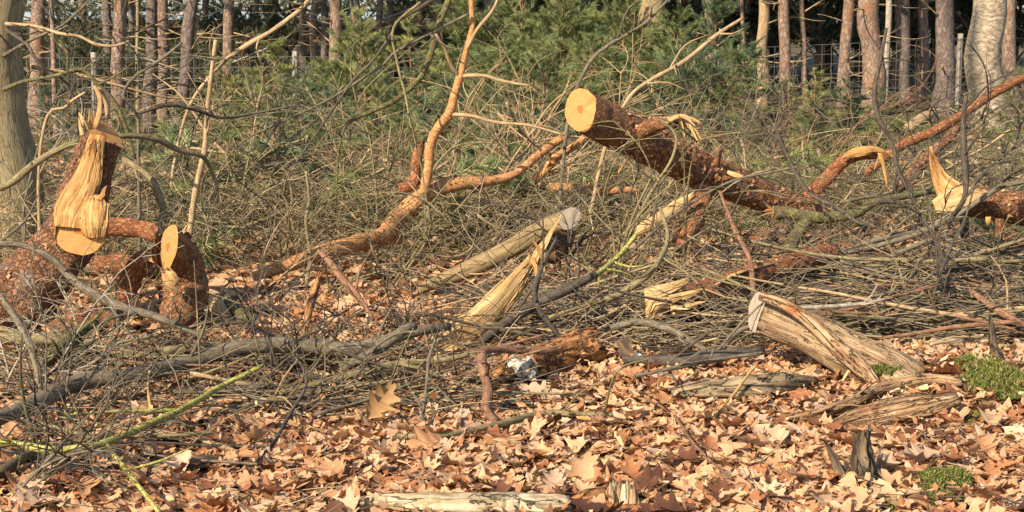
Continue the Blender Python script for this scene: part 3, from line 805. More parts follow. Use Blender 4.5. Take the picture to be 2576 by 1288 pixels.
dk = [(60, 30, .8), (170, 29, .75), (330, 30, .85), (420, 29, .8), (540, 30, .85), (30, 40, 1.35), (190, 42, 1.5), (330, 46, 1.45), (430, 40, 1.4), (560, 44, 1.5), (660, 40, 1.5), (740, 46, 1.6), (880, 42, 1.5), (1010, 44, 1.55), (1120, 40, 1.6),
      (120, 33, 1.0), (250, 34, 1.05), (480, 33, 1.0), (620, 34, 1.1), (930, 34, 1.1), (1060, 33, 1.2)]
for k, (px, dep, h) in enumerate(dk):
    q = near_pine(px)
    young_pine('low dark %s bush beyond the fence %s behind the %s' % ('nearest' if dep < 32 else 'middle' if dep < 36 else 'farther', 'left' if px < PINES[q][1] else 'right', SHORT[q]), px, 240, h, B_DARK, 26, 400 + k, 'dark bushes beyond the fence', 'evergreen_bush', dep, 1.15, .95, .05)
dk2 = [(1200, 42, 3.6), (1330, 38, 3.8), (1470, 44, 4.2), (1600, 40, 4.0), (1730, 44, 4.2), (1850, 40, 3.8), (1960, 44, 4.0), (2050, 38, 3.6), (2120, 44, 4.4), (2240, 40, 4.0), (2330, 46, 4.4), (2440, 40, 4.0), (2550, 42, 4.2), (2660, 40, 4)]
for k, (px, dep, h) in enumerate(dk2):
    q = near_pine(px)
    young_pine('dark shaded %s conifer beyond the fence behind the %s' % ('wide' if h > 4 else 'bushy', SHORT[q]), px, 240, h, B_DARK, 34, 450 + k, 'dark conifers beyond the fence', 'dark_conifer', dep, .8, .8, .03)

r = random.Random(4040)
for k in range(64):
    lft = k < 40
    px = r.uniform(440, 1300) if lft else r.uniform(1350, 2150); dep = r.uniform(11.2, 16.5) if lft else r.uniform(12.2, 17); x = X(px, dep)
    add_bough(r.choice([B_GREEN, B_BLUE, B_GREEN, B_YEL]), r, (x, dep, gz(x, dep) + r.uniform(.15, .65)), (r.uniform(-.8, .8), r.uniform(.15, .8), r.uniform(0, 6.28)), r.uniform(.7, 1.15), None,
              'drooping green pine bough caught in the tangle around the orange fork' if lft else 'drooping green pine bough caught in the tangle behind the raised log', 'pine bough', 'cut boughs left of the raised log' if lft else 'cut boughs behind the raised log')

# ------------------------------------------------------------------ the felled pine pieces
# 1 upright torn log at the left
spec = [(-40, 800, 8.35, 78), (40, 752, 8.45, 92), (105, 690, 8.55, 86), (165, 610, 8.62, 70), (198, 545, 8.65, 66), (222, 460, 8.7, 58), (244, 392, 8.72, 53), (262, 345, 8.74, 50)]
pts, rr_ = trace(spec)
t = thing('torn_pine_log', G(60, 835), 'upright crooked pine log with a long torn strip of bare wood and splintered top', 'log')
mb = MB(); rings = sweep(mb, pts, rr_, 28, .025, .07, 9, (True, False), cut1=Vector((.62, -.30, .72)), seed=2, ridge=.05)
part('trunk', mb, 'pine_bark_rough', t)
mb = MB(); cutface(mb, *rings[1]); part('cut_face', mb, 'sawn_pine', t)
flakes(t, pts, rr_, 420, .015, 5)
# forked stub sawn off towards the camera
c0 = P(205, 560, 8.62); c1 = P(203, 578, 8.40)
mb = MB(); rg = sweep(mb, [c0, c0.lerp(c1, .5), c1], [rad(66, 8.6), rad(66, 8.5), rad(64, 8.4)], 28, .02, .06, 9, (False, False), cut1=Vector((-.06, -.93, .12)), seed=3)
st = part('sawn_stub', mb, 'pine_bark_rough', t)
mb = MB(); cutface(mb, rg[1][0], rg[1][1], .006, .006); part('cut_face', mb, 'sawn_pine_dark', st)
# torn strip of bare wood up the trunk
tp, tr_ = trace([(172, 572, 8.385, 30), (178, 532, 8.405, 36), (199, 490, 8.46, 33), (218, 452, 8.505, 28), (233, 400, 8.545, 23), (246, 340, 8.585, 18)])
mb = MB(); sweep(mb, tp, tr_, 20, .02, .05, 14, (True, True), flat=.32, flatdir=(0, 1, .1), seed=6, ridge=.45)
part('torn_strip', mb, 'fresh_wood', t)
mb = MB(); fibres(mb, tp, [q * 1.15 for q in tr_], (0, 1, .1), 22, 901, .0016, .022, .0, .3); part('torn_fibres', mb, 'fresh_wood', t, False)
tp, tr_ = trace([(238, 594, 8.37, 22), (236, 560, 8.36, 32), (238, 520, 8.41, 32), (242, 494, 8.47, 16)])
mb = MB(); sweep(mb, tp, tr_, 18, .015, .07, 16, (True, True), flat=.35, flatdir=(0, 1, .1), seed=9, ridge=.5)
part('torn_ledge', mb, 'fresh_wood', t)
mb = MB(); fibres(mb, tp, [q * 1.1 for q in tr_], (0, 1, .1), 16, 902, .0030, .024, .12, .4); part('torn_fibres', mb, 'fresh_wood', t, False)
mb = MB(); shard(mb, P(245, 510, 8.42), P(268, 468, 8.44), .035, .012, (1, 0, .3)); part('splinter', mb, 'fresh_wood', t, False)
splinters(t, P(224, 330, 8.74), (-.12, 0, 1), .035, 13, .05, .13, .016, 'fresh_wood', 21)
splinters(t, P(212, 330, 8.7), (-.3, -.1, 1), .02, 4, .06, .10, .030, 'pale_wood', 23)
tp, tr_ = trace([(240, 322, 8.74, 7), (251, 280, 8.74, 7), (250, 240, 8.74, 6), (236, 216, 8.73, 3)])
mb = MB(); sweep(mb, tp, tr_, 8, .03, .15, 12, flat=.5, seed=4); part('splinter', mb, 'pale_wood', t)
tp, tr_ = trace([(272, 300, 8.8, 7), (268, 262, 8.8, 7), (258, 232, 8.78, 6), (246, 222, 8.76, 4)])
mb = MB(); sweep(mb, tp, tr_, 8, .03, .15, 12, seed=5); part('side_twig', mb, 'branch_tan', t)

# 2 bent log with an oval saw cut
spec = [(424, 622, 8.40, 50), (448, 650, 8.50, 54), (468, 700, 8.55, 54), (466, 750, 8.52, 55), (444, 796, 8.46, 50), (420, 822, 8.42, 34)]
pts, rr_ = trace(spec)
t = thing('bent_pine_log', G(450, 842), 'short bent reddish pine log with an oval yellow saw cut on its upper end', 'log')
mb = MB(); rings = sweep(mb, pts, rr_, 26, .02, .06, 9, (False, True), cut0=Vector((-.86, -.50, .08)), seed=12, ridge=.04)
part('trunk', mb, 'pine_bark_orange', t)
mb = MB(); cutface(mb, rings[0][0], rings[0][1], .004, .004); part('cut_face', mb, 'sawn_pine', t)
flakes(t, pts, rr_, 220, .013, 15)
tp, tr_ = trace([(416, 682, 8.33, 14), (424, 700, 8.30, 20), (438, 716, 8.29, 22), (458, 726, 8.31, 12)])
mb = MB(); fibres(mb, tp, tr_, (0, 1, .1), 14, 908, .008, .012, .2, .5); part('saw_notch', mb, 'pale_wood', t, False)
splinters(t, P(452, 590, 8.5), (.8, 0, .6), .015, 3, .05, .08, .02, 'pale_wood', 31)
# 3 small side limb with shredded end
t = thing('shredded_limb', G(310, 775), 'short reddish limb with a shredded pale end, left of the bent log', 'branch')
pts, rr_ = trace([(310, 756, 8.72, 24), (325, 712, 8.7, 27), (350, 660, 8.66, 26), (372, 645, 8.6, 20)])
mb = MB(); sweep(mb, pts, rr_, 14, .03, .07, 9, seed=19); part('limb', mb, 'pine_bark_red', t)
splinters(t, P(362, 645, 8.58), (1, -.1, .05), .02, 9, .06, .13, .016, 'pale_wood', 33)
# 4 limbs lying behind
for nm, lb, mt, sp in (
    ('pine_limb', 'dark reddish limb lying between the upright torn log and the bent log', 'pine_bark_red', [(250, 575, 9.3, 22), (330, 572, 9.3, 24), (410, 590, 9.2, 22), (470, 600, 9.1, 16)]),
    ('pine_limb', 'lower reddish limb on the ground between the two left logs', 'pine_bark_red', [(240, 665, 9.2, 24), (320, 668, 9.2, 26), (400, 680, 9.15, 22)]),
    ('pine_limb', 'reddish limb on the ground running right from the bent log foot', 'pine_bark_orange', [(490, 792, 8.75, 20), (560, 828, 8.6, 24), (640, 834, 8.55, 22), (720, 838, 8.5, 15)]),
    ('pine_limb', 'reddish broken limb lying below the upright torn log', 'pine_bark_red', [(110, 838, 8.3, 20), (180, 812, 8.35, 28), (250, 800, 8.4, 24), (300, 812, 8.4, 12)]),
    ('pine_limb', 'reddish bark-covered chunk at the left edge below the torn log', 'pine_bark_red', [(-30, 1000, 7.5, 24), (20, 965, 7.6, 30), (60, 940, 7.7, 22)])):
    pts, rr_ = trace(sp)
    mb = MB(); sweep(mb, pts, rr_, 16, .03, .1, 8, seed=len(lb)); tag(link(nm, mb.mesh(nm, mt)), lb, 'branch', 'reddish limbs round the left logs')

# 5 raised sawn log
spec = [(1461, 276, 10.25, 53), (1540, 318, 10.45, 52), (1630, 362, 10.65, 51), (1730, 414, 10.9, 48), (1830, 458, 11.15, 45), (1930, 498, 11.35, 38), (2010, 520, 11.5, 30), (2075, 545, 11.6, 20)]
pts, rr_ = trace(spec)
t = thing('raised_pine_log', G(1717, 625), 'large orange-brown pine log raised at an angle, its round sawn end facing left', 'log')
mb = MB(); rings = sweep(mb, pts, rr_, 32, .025, .05, 9, (False, True), cut0=Vector((-.70, -.72, .10)), seed=22, ridge=.03)
part('trunk', mb, 'pine_bark_orange', t)
mb = MB(); cutface(mb, rings[0][0], rings[0][1], .003, .003, bite=(2.3, .35, .02)); part('cut_face', mb, 'sawn_pine', t)
flakes(t, pts[1:], rr_[1:], 900, .017, 25); flakes(t, pts[1:5], rr_[1:5], 420, .024, 26)
tp, tr_ = trace([(1600, 345, 10.5, 22), (1635, 318, 10.4, 19), (1672, 308, 10.35, 16), (1702, 310, 10.32, 14)])
mb = MB(); sweep(mb, tp, tr_, 14, .02, .1, 10, seed=27); st = part('torn_stub', mb, 'pine_bark_orange', t)
r = random.Random(5)
for k in range(13):
    a = P(1682 + r.uniform(-12, 10), 303 + r.uniform(-10, 12), 10.33 + r.uniform(-.05, .05)); e = P(1735 + r.uniform(-12, 34), 312 + k * 4.4 + r.uniform(-8, 6), 10.3 + r.uniform(-.07, .07))
    mid = a.lerp(e, .5) + Vector((.01, 0, .035 + .02 * r.random()))
    mb = MB(); sweep(mb, [a, mid, e], [.010, .014, .004], 6, .02, .2, 20, flat=.45, seed=k); part('splinter', mb, 'pale_wood', st)
tp, tr_ = trace([(1768, 470, 10.9, 26), (1760, 520, 10.85, 28), (1735, 570, 10.8, 27), (1710, 618, 10.8, 26)])
mb = MB(); sweep(mb, tp, tr_, 16, .03, .08, 9, seed=29); part('lower_limb', mb, 'pine_bark_red', t)
tp, tr_ = trace([(1830, 432, 10.9, 5), (1862, 445, 10.85, 8), (1890, 458, 10.9, 3)])
mb = MB(); sweep(mb, tp, tr_, 8, .02, .2, 20, flat=.4, seed=31); part('bark_tear', mb, 'pale_wood', t)
tp, tr_ = trace([(1800, 425, 10.95, 9), (1806, 395, 10.9, 8), (1812, 372, 10.85, 6)])
mb = MB(); sweep(mb, tp, tr_, 8, .02, .12, 14, seed=32, jag=.03); part('broken_twig', mb, 'branch_brown', t)

# 6 mossy branch with a leg
t = thing('mossy_limb', G(1978, 650), 'moss-covered dark limb with a thick downward side branch, below the raised log', 'branch')
pts, rr_ = trace([(1945, 533, 10.3, 17), (2010, 540, 10.3, 16), (2080, 548, 10.3, 14), (2153, 536, 10.35, 13), (2203, 508, 10.4, 11), (2304, 488, 10.5, 9), (2360, 478, 10.55, 7)])
mb = MB(); rg = sweep(mb, pts, rr_, 14, .03, .1, 10, (False, True), seed=34); part('limb', mb, 'mossy_branch', t)
mb = MB(); cutface(mb, rg[0][0], rg[0][1]); part('cut_face', mb, 'sawn_pine', t)
splinters(t, P(1948, 533, 10.28), (-1, -.1, .1), .02, 5, .04, .10, .02, 'fresh_wood', 35)
pts, rr_ = trace([(2030, 555, 10.3, 17), (2005, 590, 10.2, 18), (1985, 630, 10.1, 18), (1970, 664, 10.05, 19)])
mb = MB(); sweep(mb, pts, rr_, 12, .03, .08, 10, seed=36); part('side_branch', mb, 'mossy_branch', t)

# 7 bent broken limb, long reddish limbs at the right
t = thing('snapped_limb', G(2025, 520), 'reddish limb bent over and snapped, bare yellow wood along its arch', 'branch')
pts, rr_ = trace([(2015, 530, 11.6, 19), (2042, 488, 11.6, 18), (2082, 447, 11.6, 18), (2118, 408, 11.6, 17), (2160, 388, 11.6, 15), (2205, 388, 11.6, 12)])
mb = MB(); sweep(mb, pts, rr_, 14, .03, .08, 9, seed=38); part('limb', mb, 'pine_bark_red', t)
pts, rr_ = trace([(2120, 398, 11.52, 5), (2155, 380, 11.5, 9), (2205, 377, 11.5, 8), (2252, 396, 11.5, 2)])
mb = MB(); sweep(mb, pts, rr_, 10, .02, .12, 14, flat=.6, seed=39, ridge=.3); part('bare_wood', mb, 'fresh_wood', t)
mb = MB(); fibres(mb, pts, [q * 1.2 for q in rr_], (0, 1, -.5), 10, 906, .003, .012, .2, .4); part('torn_fibres', mb, 'fresh_wood', t, False)
pts, rr_ = trace([(2212, 384, 11.5, 5), (2222, 415, 11.48, 5), (2229, 450, 11.46, 3.5), (2233, 482, 11.46, 1.5)])
mb = MB(); sweep(mb, pts, rr_, 8, .02, .12, 14, flat=.6, seed=40); part('hanging_strip', mb, 'fresh_wood', t)
def limb(name, label, mat, spec, n=12, step=.035, amp=.07, group=None, cat='branch', jag=0.0, lift=.045, **kw):
    pts, rr_ = trace(rest(spec, lift)); mb = MB(); sweep(mb, pts, rr_, n, step, amp, 8, seed=len(label) * 1.3, jag=jag, **kw)
    if cat == 'branch':
        r = random.Random(len(label)); c, q = catmull(pts, rr_, .03)
        for k in range(int(3 + len(c) / 14)):
            i = r.randrange(1, len(c) - 1); tn = (c[i + 1] - c[i - 1]).normalized()
            e = (tn * r.uniform(.2, .9) + Vector((r.uniform(-.7, .7), r.uniform(-1, .2), r.uniform(-.4, 1)))).normalized(); L = r.choice([.03, .05, .12, .28, .4]) * r.uniform(.6, 1.2); w = min(.007, q[i] * .45)
            m1 = c[i] + e * L * .5 + Vector((r.uniform(-.1, .1), r.uniform(-.1, .1), r.uniform(-.05, .1))) * L
            sweep(mb, [c[i], m1, m1 + (e + Vector((r.uniform(-.6, .6), 0, r.uniform(-.5, .5)))).normalized() * L * .5], [w * 1.3, w, w * (.4 if L > .1 else .8)], 5, .06, .08)
    return tag(link(name, mb.mesh(name, mat)), label, cat, group)
limb('leaning_limb', 'long smooth reddish limb leaning up to the right edge', 'pine_bark_red', [(2175, 440, 12.4, 10), (2257, 372, 12.5, 12), (2350, 330, 12.6, 12), (2412, 295, 12.7, 12), (2500, 235, 12.9, 11), (2600, 185, 13.1, 11), (2720, 140, 13.4, 9)])
limb('leaning_limb', 'dark brown limb under the long leaning one, with splintered upper end', 'pine_bark_rough', [(2245, 500, 11.9, 13), (2290, 438, 12, 13), (2340, 388, 12.1, 14), (2385, 348, 12.2, 13), (2412, 318, 12.25, 8)], jag=.06)
limb('pine_limb', 'short pinkish log piece lying left of the two-toned pine foot', 'pine_bark_rough', [(2225, 272, 23, 9), (2270, 260, 23.3, 10), (2325, 248, 23.6, 8)])
limb('pine_limb', 'pale broken log piece in the grass left of the birch foot', 'branch_tan', [(2285, 322, 20.5, 13), (2320, 300, 20.8, 15), (2352, 280, 21, 11)], jag=.1)

# 8 log at the right edge with a pale cut and a standing shard
t = thing('notched_pine_log', G(2430, 700), 'orange pine log at the right edge with a pale cut end and one tall shard', 'log')
pts, rr_ = trace([(2410, 498, 9.9, 36), (2460, 508, 9.95, 40), (2520, 520, 10, 41), (2590, 530, 10.05, 40), (2700, 560, 10.1, 40)])
mb = MB(); rg = sweep(mb, pts, rr_, 24, .03, .08, 8, (False, True), cut0=Vector((-.50, -.42, .75)), seed=42, ridge=.05); part('trunk', mb, 'pine_bark_orange', t)
mb = MB(); cutface(mb, rg[0][0], rg[0][1], .012, .012); part('cut_face', mb, 'pale_wood', t)
flakes(t, pts, rr_, 420, .017, 44)
tp, tr_ = trace([(2352, 522, 9.72, 16), (2392, 504, 9.70, 27), (2440, 492, 9.72, 26), (2490, 490, 9.78, 10)])
mb = MB(); sweep(mb, tp, tr_, 16, .02, .1, 12, flat=.25, flatdir=(0, .85, -.5), seed=43, ridge=.3); part('bare_wood', mb, 'pale_wood', t)
mb = MB(); fibres(mb, tp, [q * 1.05 for q in tr_], (0, .85, -.5), 14, 910, .002, .012, .25, .4); part('torn_fibres', mb, 'pale_wood', t, False)
tp, tr_ = trace([(2392, 482, 9.9, 26), (2370, 455, 9.92, 17), (2352, 415, 9.93, 9), (2340, 368, 9.93, 4)])
mb = MB(); sweep(mb, tp, tr_, 10, .02, .1, 14, flat=.4, flatdir=(.5, 1, 0), seed=45, ridge=.2); part('shard', mb, 'fresh_wood', t)
mb = MB(); fibres(mb, tp, [q * 1.1 for q in tr_], (.2, 1, 0), 12, 907, .003, .012, .1, .3); part('torn_fibres', mb, 'fresh_wood', t, False)
tp, tr_ = trace([(2426, 548, 9.95, 11), (2428, 620, 9.95, 11), (2431, 706, 9.95, 12)])
mb = MB(); sweep(mb, tp, tr_, 10, .03, .08, seed=46); part('stub_leg', mb, 'branch_dark', t)
tp, tr_ = trace([(2515, 550, 9.8, 12), (2514, 585, 9.8, 11), (2512, 602, 9.8, 7)])
mb = MB(); sweep(mb, tp, tr_, 10, .02, .1, seed=47); part('stub', mb, 'pine_bark_orange', t)
tp, tr_ = trace([(2486, 545, 9.8, 7), (2487, 566, 9.8, 7)])
mb = MB(); sweep(mb, tp, tr_, 8, .02, .1, seed=48); part('stub', mb, 'fresh_wood', t)

# 9 reddish log low in the brush with chewed pale end
t = thing('split_pine_log', G(1680, 812), 'reddish pine log low in the brush with a split pale left end', 'log')
pts, rr_ = trace([(1665, 762, 8.30, 42), (1725, 752, 8.40, 40), (1789, 736, 8.55, 36), (1850, 712, 8.70, 34), (1920, 690, 8.90, 33), (2000, 665, 9.15, 31), (2090, 636, 9.45, 28)])
mb = MB(); rg = sweep(mb, pts, rr_, 22, .03, .07, 8, (False, True), cut0=Vector((-.75, -.5, .45)), seed=50); part('trunk', mb, 'pine_bark_red', t)
mb = MB(); cutface(mb, rg[0][0], rg[0][1], .01, .012); part('cut_face', mb, 'sawn_pine', t)
flakes(t, pts, rr_, 250, .015, 51)
tp, tr_ = trace([(1622, 748, 8.21, 26), (1660, 742, 8.21, 24), (1705, 722, 8.25, 14), (1735, 700, 8.30, 5)])
mb = MB(); sweep(mb, tp, tr_, 12, .02, .14, 12, flat=.6, seed=52, ridge=.35); part('split_slab', mb, 'pale_wood', t)
mb = MB(); fibres(mb, tp, [q * 1.1 for q in tr_], (0, 1, .2), 14, 904, .003, .02, .2, .4); part('torn_fibres', mb, 'pale_wood', t, False)
tp, tr_ = trace([(1640, 800, 8.15, 12), (1650, 772, 8.15, 20), (1690, 762, 8.17, 16)])
mb = MB(); sweep(mb, tp, tr_, 12, .02, .14, 12, flat=.6, seed=53, ridge=.35); part('split_slab', mb, 'pale_wood', t)
mb = MB(); fibres(mb, tp, [q * 1.1 for q in tr_], (0, 1, .2), 16, 905, .007, .02, .2, .4); part('torn_fibres', mb, 'pale_wood', t, False)
splinters(t, P(1700, 770, 8.12), (.9, -.1, .25), .05, 7, .06, .16, .02, 'pale_wood', 54)
tp, tr_ = trace([(1800, 716, 8.45, 6), (1850, 690, 8.60, 14), (1910, 672, 8.80, 10), (1950, 662, 8.90, 3)])
mb = MB(); sweep(mb, tp, tr_, 10, .03, .12, 12, flat=.3, flatdir=(-.1, .3, .9), seed=55); part('bare_patch', mb, 'pale_wood', t)
limb('pine_limb', 'reddish log section in the brush right of the mossy limb foot', 'pine_bark_red', [(2110, 620, 10.3, 20), (2190, 655, 10.1, 32), (2270, 672, 10, 32), (2330, 690, 9.95, 14)], 18, jag=.05)
limb('pine_limb', 'reddish log section in the brush under the notched log', 'pine_bark_orange', [(2360, 662, 10.1, 16), (2430, 668, 10.05, 24), (2500, 672, 10, 22), (2545, 690, 9.95, 10)], 18, jag=.05)

# 10 orange peeling limb with its upright fork
t = thing('forked_orange_limb', G(800, 700), 'orange flaky pine limb arching through the centre with a tall upright fork', 'branch')
pts, rr_ = trace([(640, 696, 9.6, 14), (740, 660, 9.75, 18), (820, 634, 9.95, 21), (900, 612, 10.2, 22), (965, 592, 10.5, 22), (1000, 548, 10.9, 23), (1060, 497, 11, 22), (1130, 466, 11.1, 20), (1210, 458, 11.2, 14), (1290, 440, 11.3, 10), (1360, 385, 11.4, 10), (1430, 335, 11.5, 9)])
mb = MB(); sweep(mb, pts, rr_, 16, .03, .09, 10, seed=57); part('limb', mb, 'pine_bark_flaky', t)
flakes(t, pts, rr_, 420, .016, 58)
pts, rr_ = trace([(1066, 490, 10.95, 13), (1078, 420, 10.95, 12), (1082, 370, 10.95, 12), (1100, 325, 10.95, 12), (1130, 285, 10.95, 12), (1145, 235, 10.95, 11), (1158, 190, 10.95, 10), (1172, 130, 10.95, 8), (1188, 70, 10.95, 7), (1186, 0, 10.95, 6), (1190, -90, 11, 5)])
mb = MB(); sweep(mb, pts, rr_, 12, .03, .1, 10, seed=59); fk = part('fork', mb, 'pine_bark_flaky', t)
for sp in ([(1158, 192, 10.95, 6), (1135, 165, 10.9, 5), (1118, 120, 10.85, 4), (1096, 86, 10.8, 3)], [(1158, 192, 10.95, 6), (1215, 190, 10.9, 4.5), (1270, 205, 10.85, 4), (1330, 215, 10.8, 3)],
           [(1130, 288, 10.95, 6), (1190, 292, 10.9, 4.5), (1250, 308, 10.85, 4), (1330, 315, 10.8, 4), (1420, 340, 10.75, 3)], [(1172, 130, 10.95, 5), (1200, 75, 10.9, 5), (1240, 25, 10.9, 4), (1262, -30, 10.9, 3)]):
    pts, rr_ = trace(sp); mb = MB(); sweep(mb, pts, rr_, 8, .04, .08, 10, seed=sp[0][0]); part('twig', mb, 'branch_tan', fk)
pts, rr_ = trace([(1005, 475, 11.0, 14), (1040, 462, 11, 15), (1045, 420, 11.05, 13), (1058, 360, 11.1, 12)])
mb = MB(); sweep(mb, pts, rr_, 12, .03, .12, 10, seed=60, jag=.05); part('side_limb', mb, 'pine_bark_red', t)
pts, rr_ = trace([(965, 600, 10.75, 10), (1000, 605, 10.7, 12), (1040, 615, 10.65, 6)])
mb = MB(); sweep(mb, pts, rr_, 10, .03, .12, 10, seed=61); part('stub', mb, 'pine_bark_flaky', t)
limb('pine_limb', 'knobby flaky limb behind the brush between the fork and raised log', 'pine_bark_flaky', [(1340, 455, 11.6, 12), (1370, 430, 11.6, 11), (1400, 395, 11.6, 10), (1450, 365, 11.6, 9), (1470, 345, 11.6, 7)], amp=.15)
limb('pine_limb', 'straight flaky limb lying level left of the raised log foot', 'pine_bark_flaky', [(1300, 478, 11.9, 9), (1390, 470, 11.9, 12), (1500, 478, 11.9, 12), (1600, 478, 11.9, 8)], amp=.12)

# 11 smooth beige log, stump-like round behind
t = thing('smooth_log', G(1100, 735), 'smooth beige barkless-looking log sloping up to the right behind the torn slab', 'log')
pts, rr_ = trace([(1050, 730, 9.6, 10), (1120, 702, 9.6, 19), (1200, 668, 9.55, 24), (1290, 622, 9.45, 25), (1370, 578, 9.35, 26), (1432, 550, 9.25, 25)])
mb = MB(); rg = sweep(mb, pts, rr_, 20, .04, .03, 5, (True, False), cut1=Vector((.30, -.95, .05)), seed=63); part('trunk', mb, 'smooth_beige_bark', t)
mb = MB(); cutface(mb, rg[1][0], rg[1][1]); part('cut_face', mb, 'sawn_old', t)
limb('log_chunk', 'round reddish log chunk under the raised end of the beige log', 'pine_bark_rough', [(1378, 650, 9.45, 26), (1400, 618, 9.5, 38), (1420, 592, 9.6, 32)], 18, jag=.03, cat='log')
limb('log_chunk', 'pale yellow split log chunk behind the twigs below the raised log', 'pale_wood', [(1590, 590, 10.6, 12), (1640, 562, 10.6, 17), (1700, 520, 10.7, 16), (1745, 490, 10.7, 7)], 14, jag=.05, cat='log', flat=.6)

# 12 torn slab in the centre with its parent branch
t = thing('torn_slab', G(1150, 880), 'tall pale torn slab of fresh wood standing in the brush at the centre', 'splintered wood')
tp, tr_ = trace([(1100, 868, 7.95, 26), (1150, 842, 7.98, 40), (1205, 815, 8.0, 42), (1255, 765, 8.05, 38), (1295, 715, 8.08, 30), (1325, 672, 8.1, 21), (1338, 652, 8.1, 15)])
mb = MB(); sweep(mb, tp, tr_, 22, .02, .06, 9, flat=.28, flatdir=(-.1, 1, .35), seed=65, ridge=.30, jag=.05); part('slab', mb, 'pale_wood', t)
mb = MB(); fibres(mb, tp, [q * 1.06 for q in tr_], (-.1, 1, .35), 34, 903, .0028, .010, .25, .3); part('torn_fibres', mb, 'pale_wood', t, False)
mb = MB(); shard(mb, P(1340, 660, 8.1), P(1412, 540, 8.12), .042, .012, (1, 0, .5), 0, .0, .05, 3); part('splinter', mb, 'pale_wood', t, False)
mb = MB(); shard(mb, P(1372, 655, 8.1), P(1342, 605, 8.08), .03, .012, (1, 0, .3), 0, .0, .1, 5); part('splinter', mb, 'fresh_wood', t, False)
mb = MB(); shard(mb, P(1338, 650, 8.1), P(1352, 690, 8.06), .03, .012, (1, 0, .1), 0, .0, .1, 6); part('splinter', mb, 'fresh_wood', t, False)
splinters(t, P(1358, 645, 8.1), (.1, 0, -1), .03, 7, .05, .12, .018, 'pale_wood', 66)
tp, tr_ = trace([(1110, 880, 7.85, 8), (1160, 872, 7.83, 14), (1220, 866, 7.86, 10)])
mb = MB(); sweep(mb, tp, tr_, 12, .02, .15, 12, flat=.5, seed=67, ridge=.3); part('slab_foot', mb, 'pale_wood', t)

# 13 grey weathered log with flared foot
t = thing('weathered_log', G(2240, 985), 'weathered barkless log with twisted grain, one end raised, mossy flared foot', 'log')
pts, rr_ = trace([(1908, 788, 7.55, 53), (1960, 806, 7.52, 53), (2030, 835, 7.46, 52), (2100, 872, 7.38, 55), (2170, 908, 7.3, 60), (2240, 945, 7.22, 66), (2300, 985, 7.14, 70)])
mb = MB(); rg = sweep(mb, pts, rr_, 32, .02, .03, 6, (False, True), cut0=Vector((-.95, -.25, .15)), seed=70, ridge=.12); part('trunk', mb, 'weathered_wood', t)
mb = MB(); cutface(mb, rg[0][0], rg[0][1], .004, .01); part('cut_face', mb, 'sawn_old', t)
tp, tr_ = trace([(1912, 745, 7.44, 12), (1960, 762, 7.40, 14), (2010, 790, 7.36, 16), (2060, 832, 7.30, 18), (2110, 878, 7.24, 22), (2170, 930, 7.15, 22), (2205, 968, 7.1, 12)])
mb = MB(); sweep(mb, tp, tr_, 14, .02, .06, 8, seed=71, ridge=.2); part('twisted_ridge', mb, 'driftwood', t)
# 14 driftwood-like roots
limb('root_slab', 'long pale driftwood-like root at the foot of the weathered log', 'driftwood', [(1978, 1052, 6.75, 8), (2060, 1040, 6.8, 15), (2140, 1015, 6.88, 17), (2230, 975, 7.0, 18), (2330, 955, 7.05, 17), (2420, 962, 7.0, 13)], 16, .025, .12, ridge=.35, flat=.6, lift=.05)
t = thing('root_slab', G(2240, 1090), 'broad fibrous slab of torn root lying below the long pale root', 'wood')
pts, rr_ = trace(rest([(2075, 1078, 6.5, 10), (2150, 1058, 6.5, 26), (2240, 1036, 6.55, 34), (2330, 1018, 6.6, 32), (2410, 1000, 6.65, 16)], .03, .3))
mb = MB(); sweep(mb, pts, rr_, 20, .02, .12, 8, seed=81, ridge=.3, flat=.35, flatdir=(0, .75, -.65)); part('slab', mb, 'driftwood', t)
mb = MB(); fibres(mb, pts, [q * 1.1 for q in rr_], (0, .75, -.65), 22, 909, .003, .016, .3, .4); part('torn_fibres', mb, 'driftwood', t, False)
# 15 rotten orange log with dark bark patch, lichen log, bleached log, little stumps
limb('rotten_log', 'crumbling orange rotten log with dark bark beside the white lichen lump', 'rotten_wood', [(1235, 965, 7.35, 16), (1290, 930, 7.45, 36), (1370, 905, 7.5, 44), (1440, 882, 7.55, 44), (1500, 862, 7.6, 38)], 22, .02, .14, ridge=.35, jag=.05, cat='log')
limb('rotten_log', 'flat grey rotten log with pale green lichen sunk in the leaves', 'lichen_wood', [(1690, 995, 7.05, 14), (1780, 985, 7.08, 32), (1880, 980, 7.1, 38), (1970, 972, 7.12, 36), (2050, 965, 7.15, 16)], 26, .02, .18, ridge=.5, cat='log', flat=.8, lift=.03)
limb('bleached_log', 'pale bleached log lying along the bottom edge', 'bleached_wood', [(880, 1262, 5.6, 8), (960, 1268, 5.55, 24), (1100, 1276, 5.52, 34), (1280, 1276, 5.52, 36), (1430, 1276, 5.5, 30)], 26, .02, .10, ridge=.35, cat='log', lift=.02)
limb('rotten_block', 'squat orange-brown rotten block right of the bleached log', 'rotten_wood', [(1440, 1262, 5.56, 14), (1480, 1250, 5.56, 24), (1525, 1245, 5.58, 18)], 14, .02, .15, cat='wood block')
t = thing('split_stump', G(1568, 1288), 'small pale split stump standing at the bottom edge', 'stump')
r = random.Random(8)
for k in range(6):
    x = 1530 + k * 14; mb = MB(); b_ = P(x, 1320, 5.45 + r.uniform(-.04, .04)); e_ = P(x + r.uniform(-6, 6), 1205 + abs(k - 2) * 9 + r.uniform(-6, 16), 5.48)
    sweep(mb, [b_, b_.lerp(e_, .5), e_], [.024, .022, .010], 8, .02, .2, 14, seed=k, ridge=.3, jag=.03); part('stave', mb, 'bleached_wood' if k % 2 else 'driftwood', t)
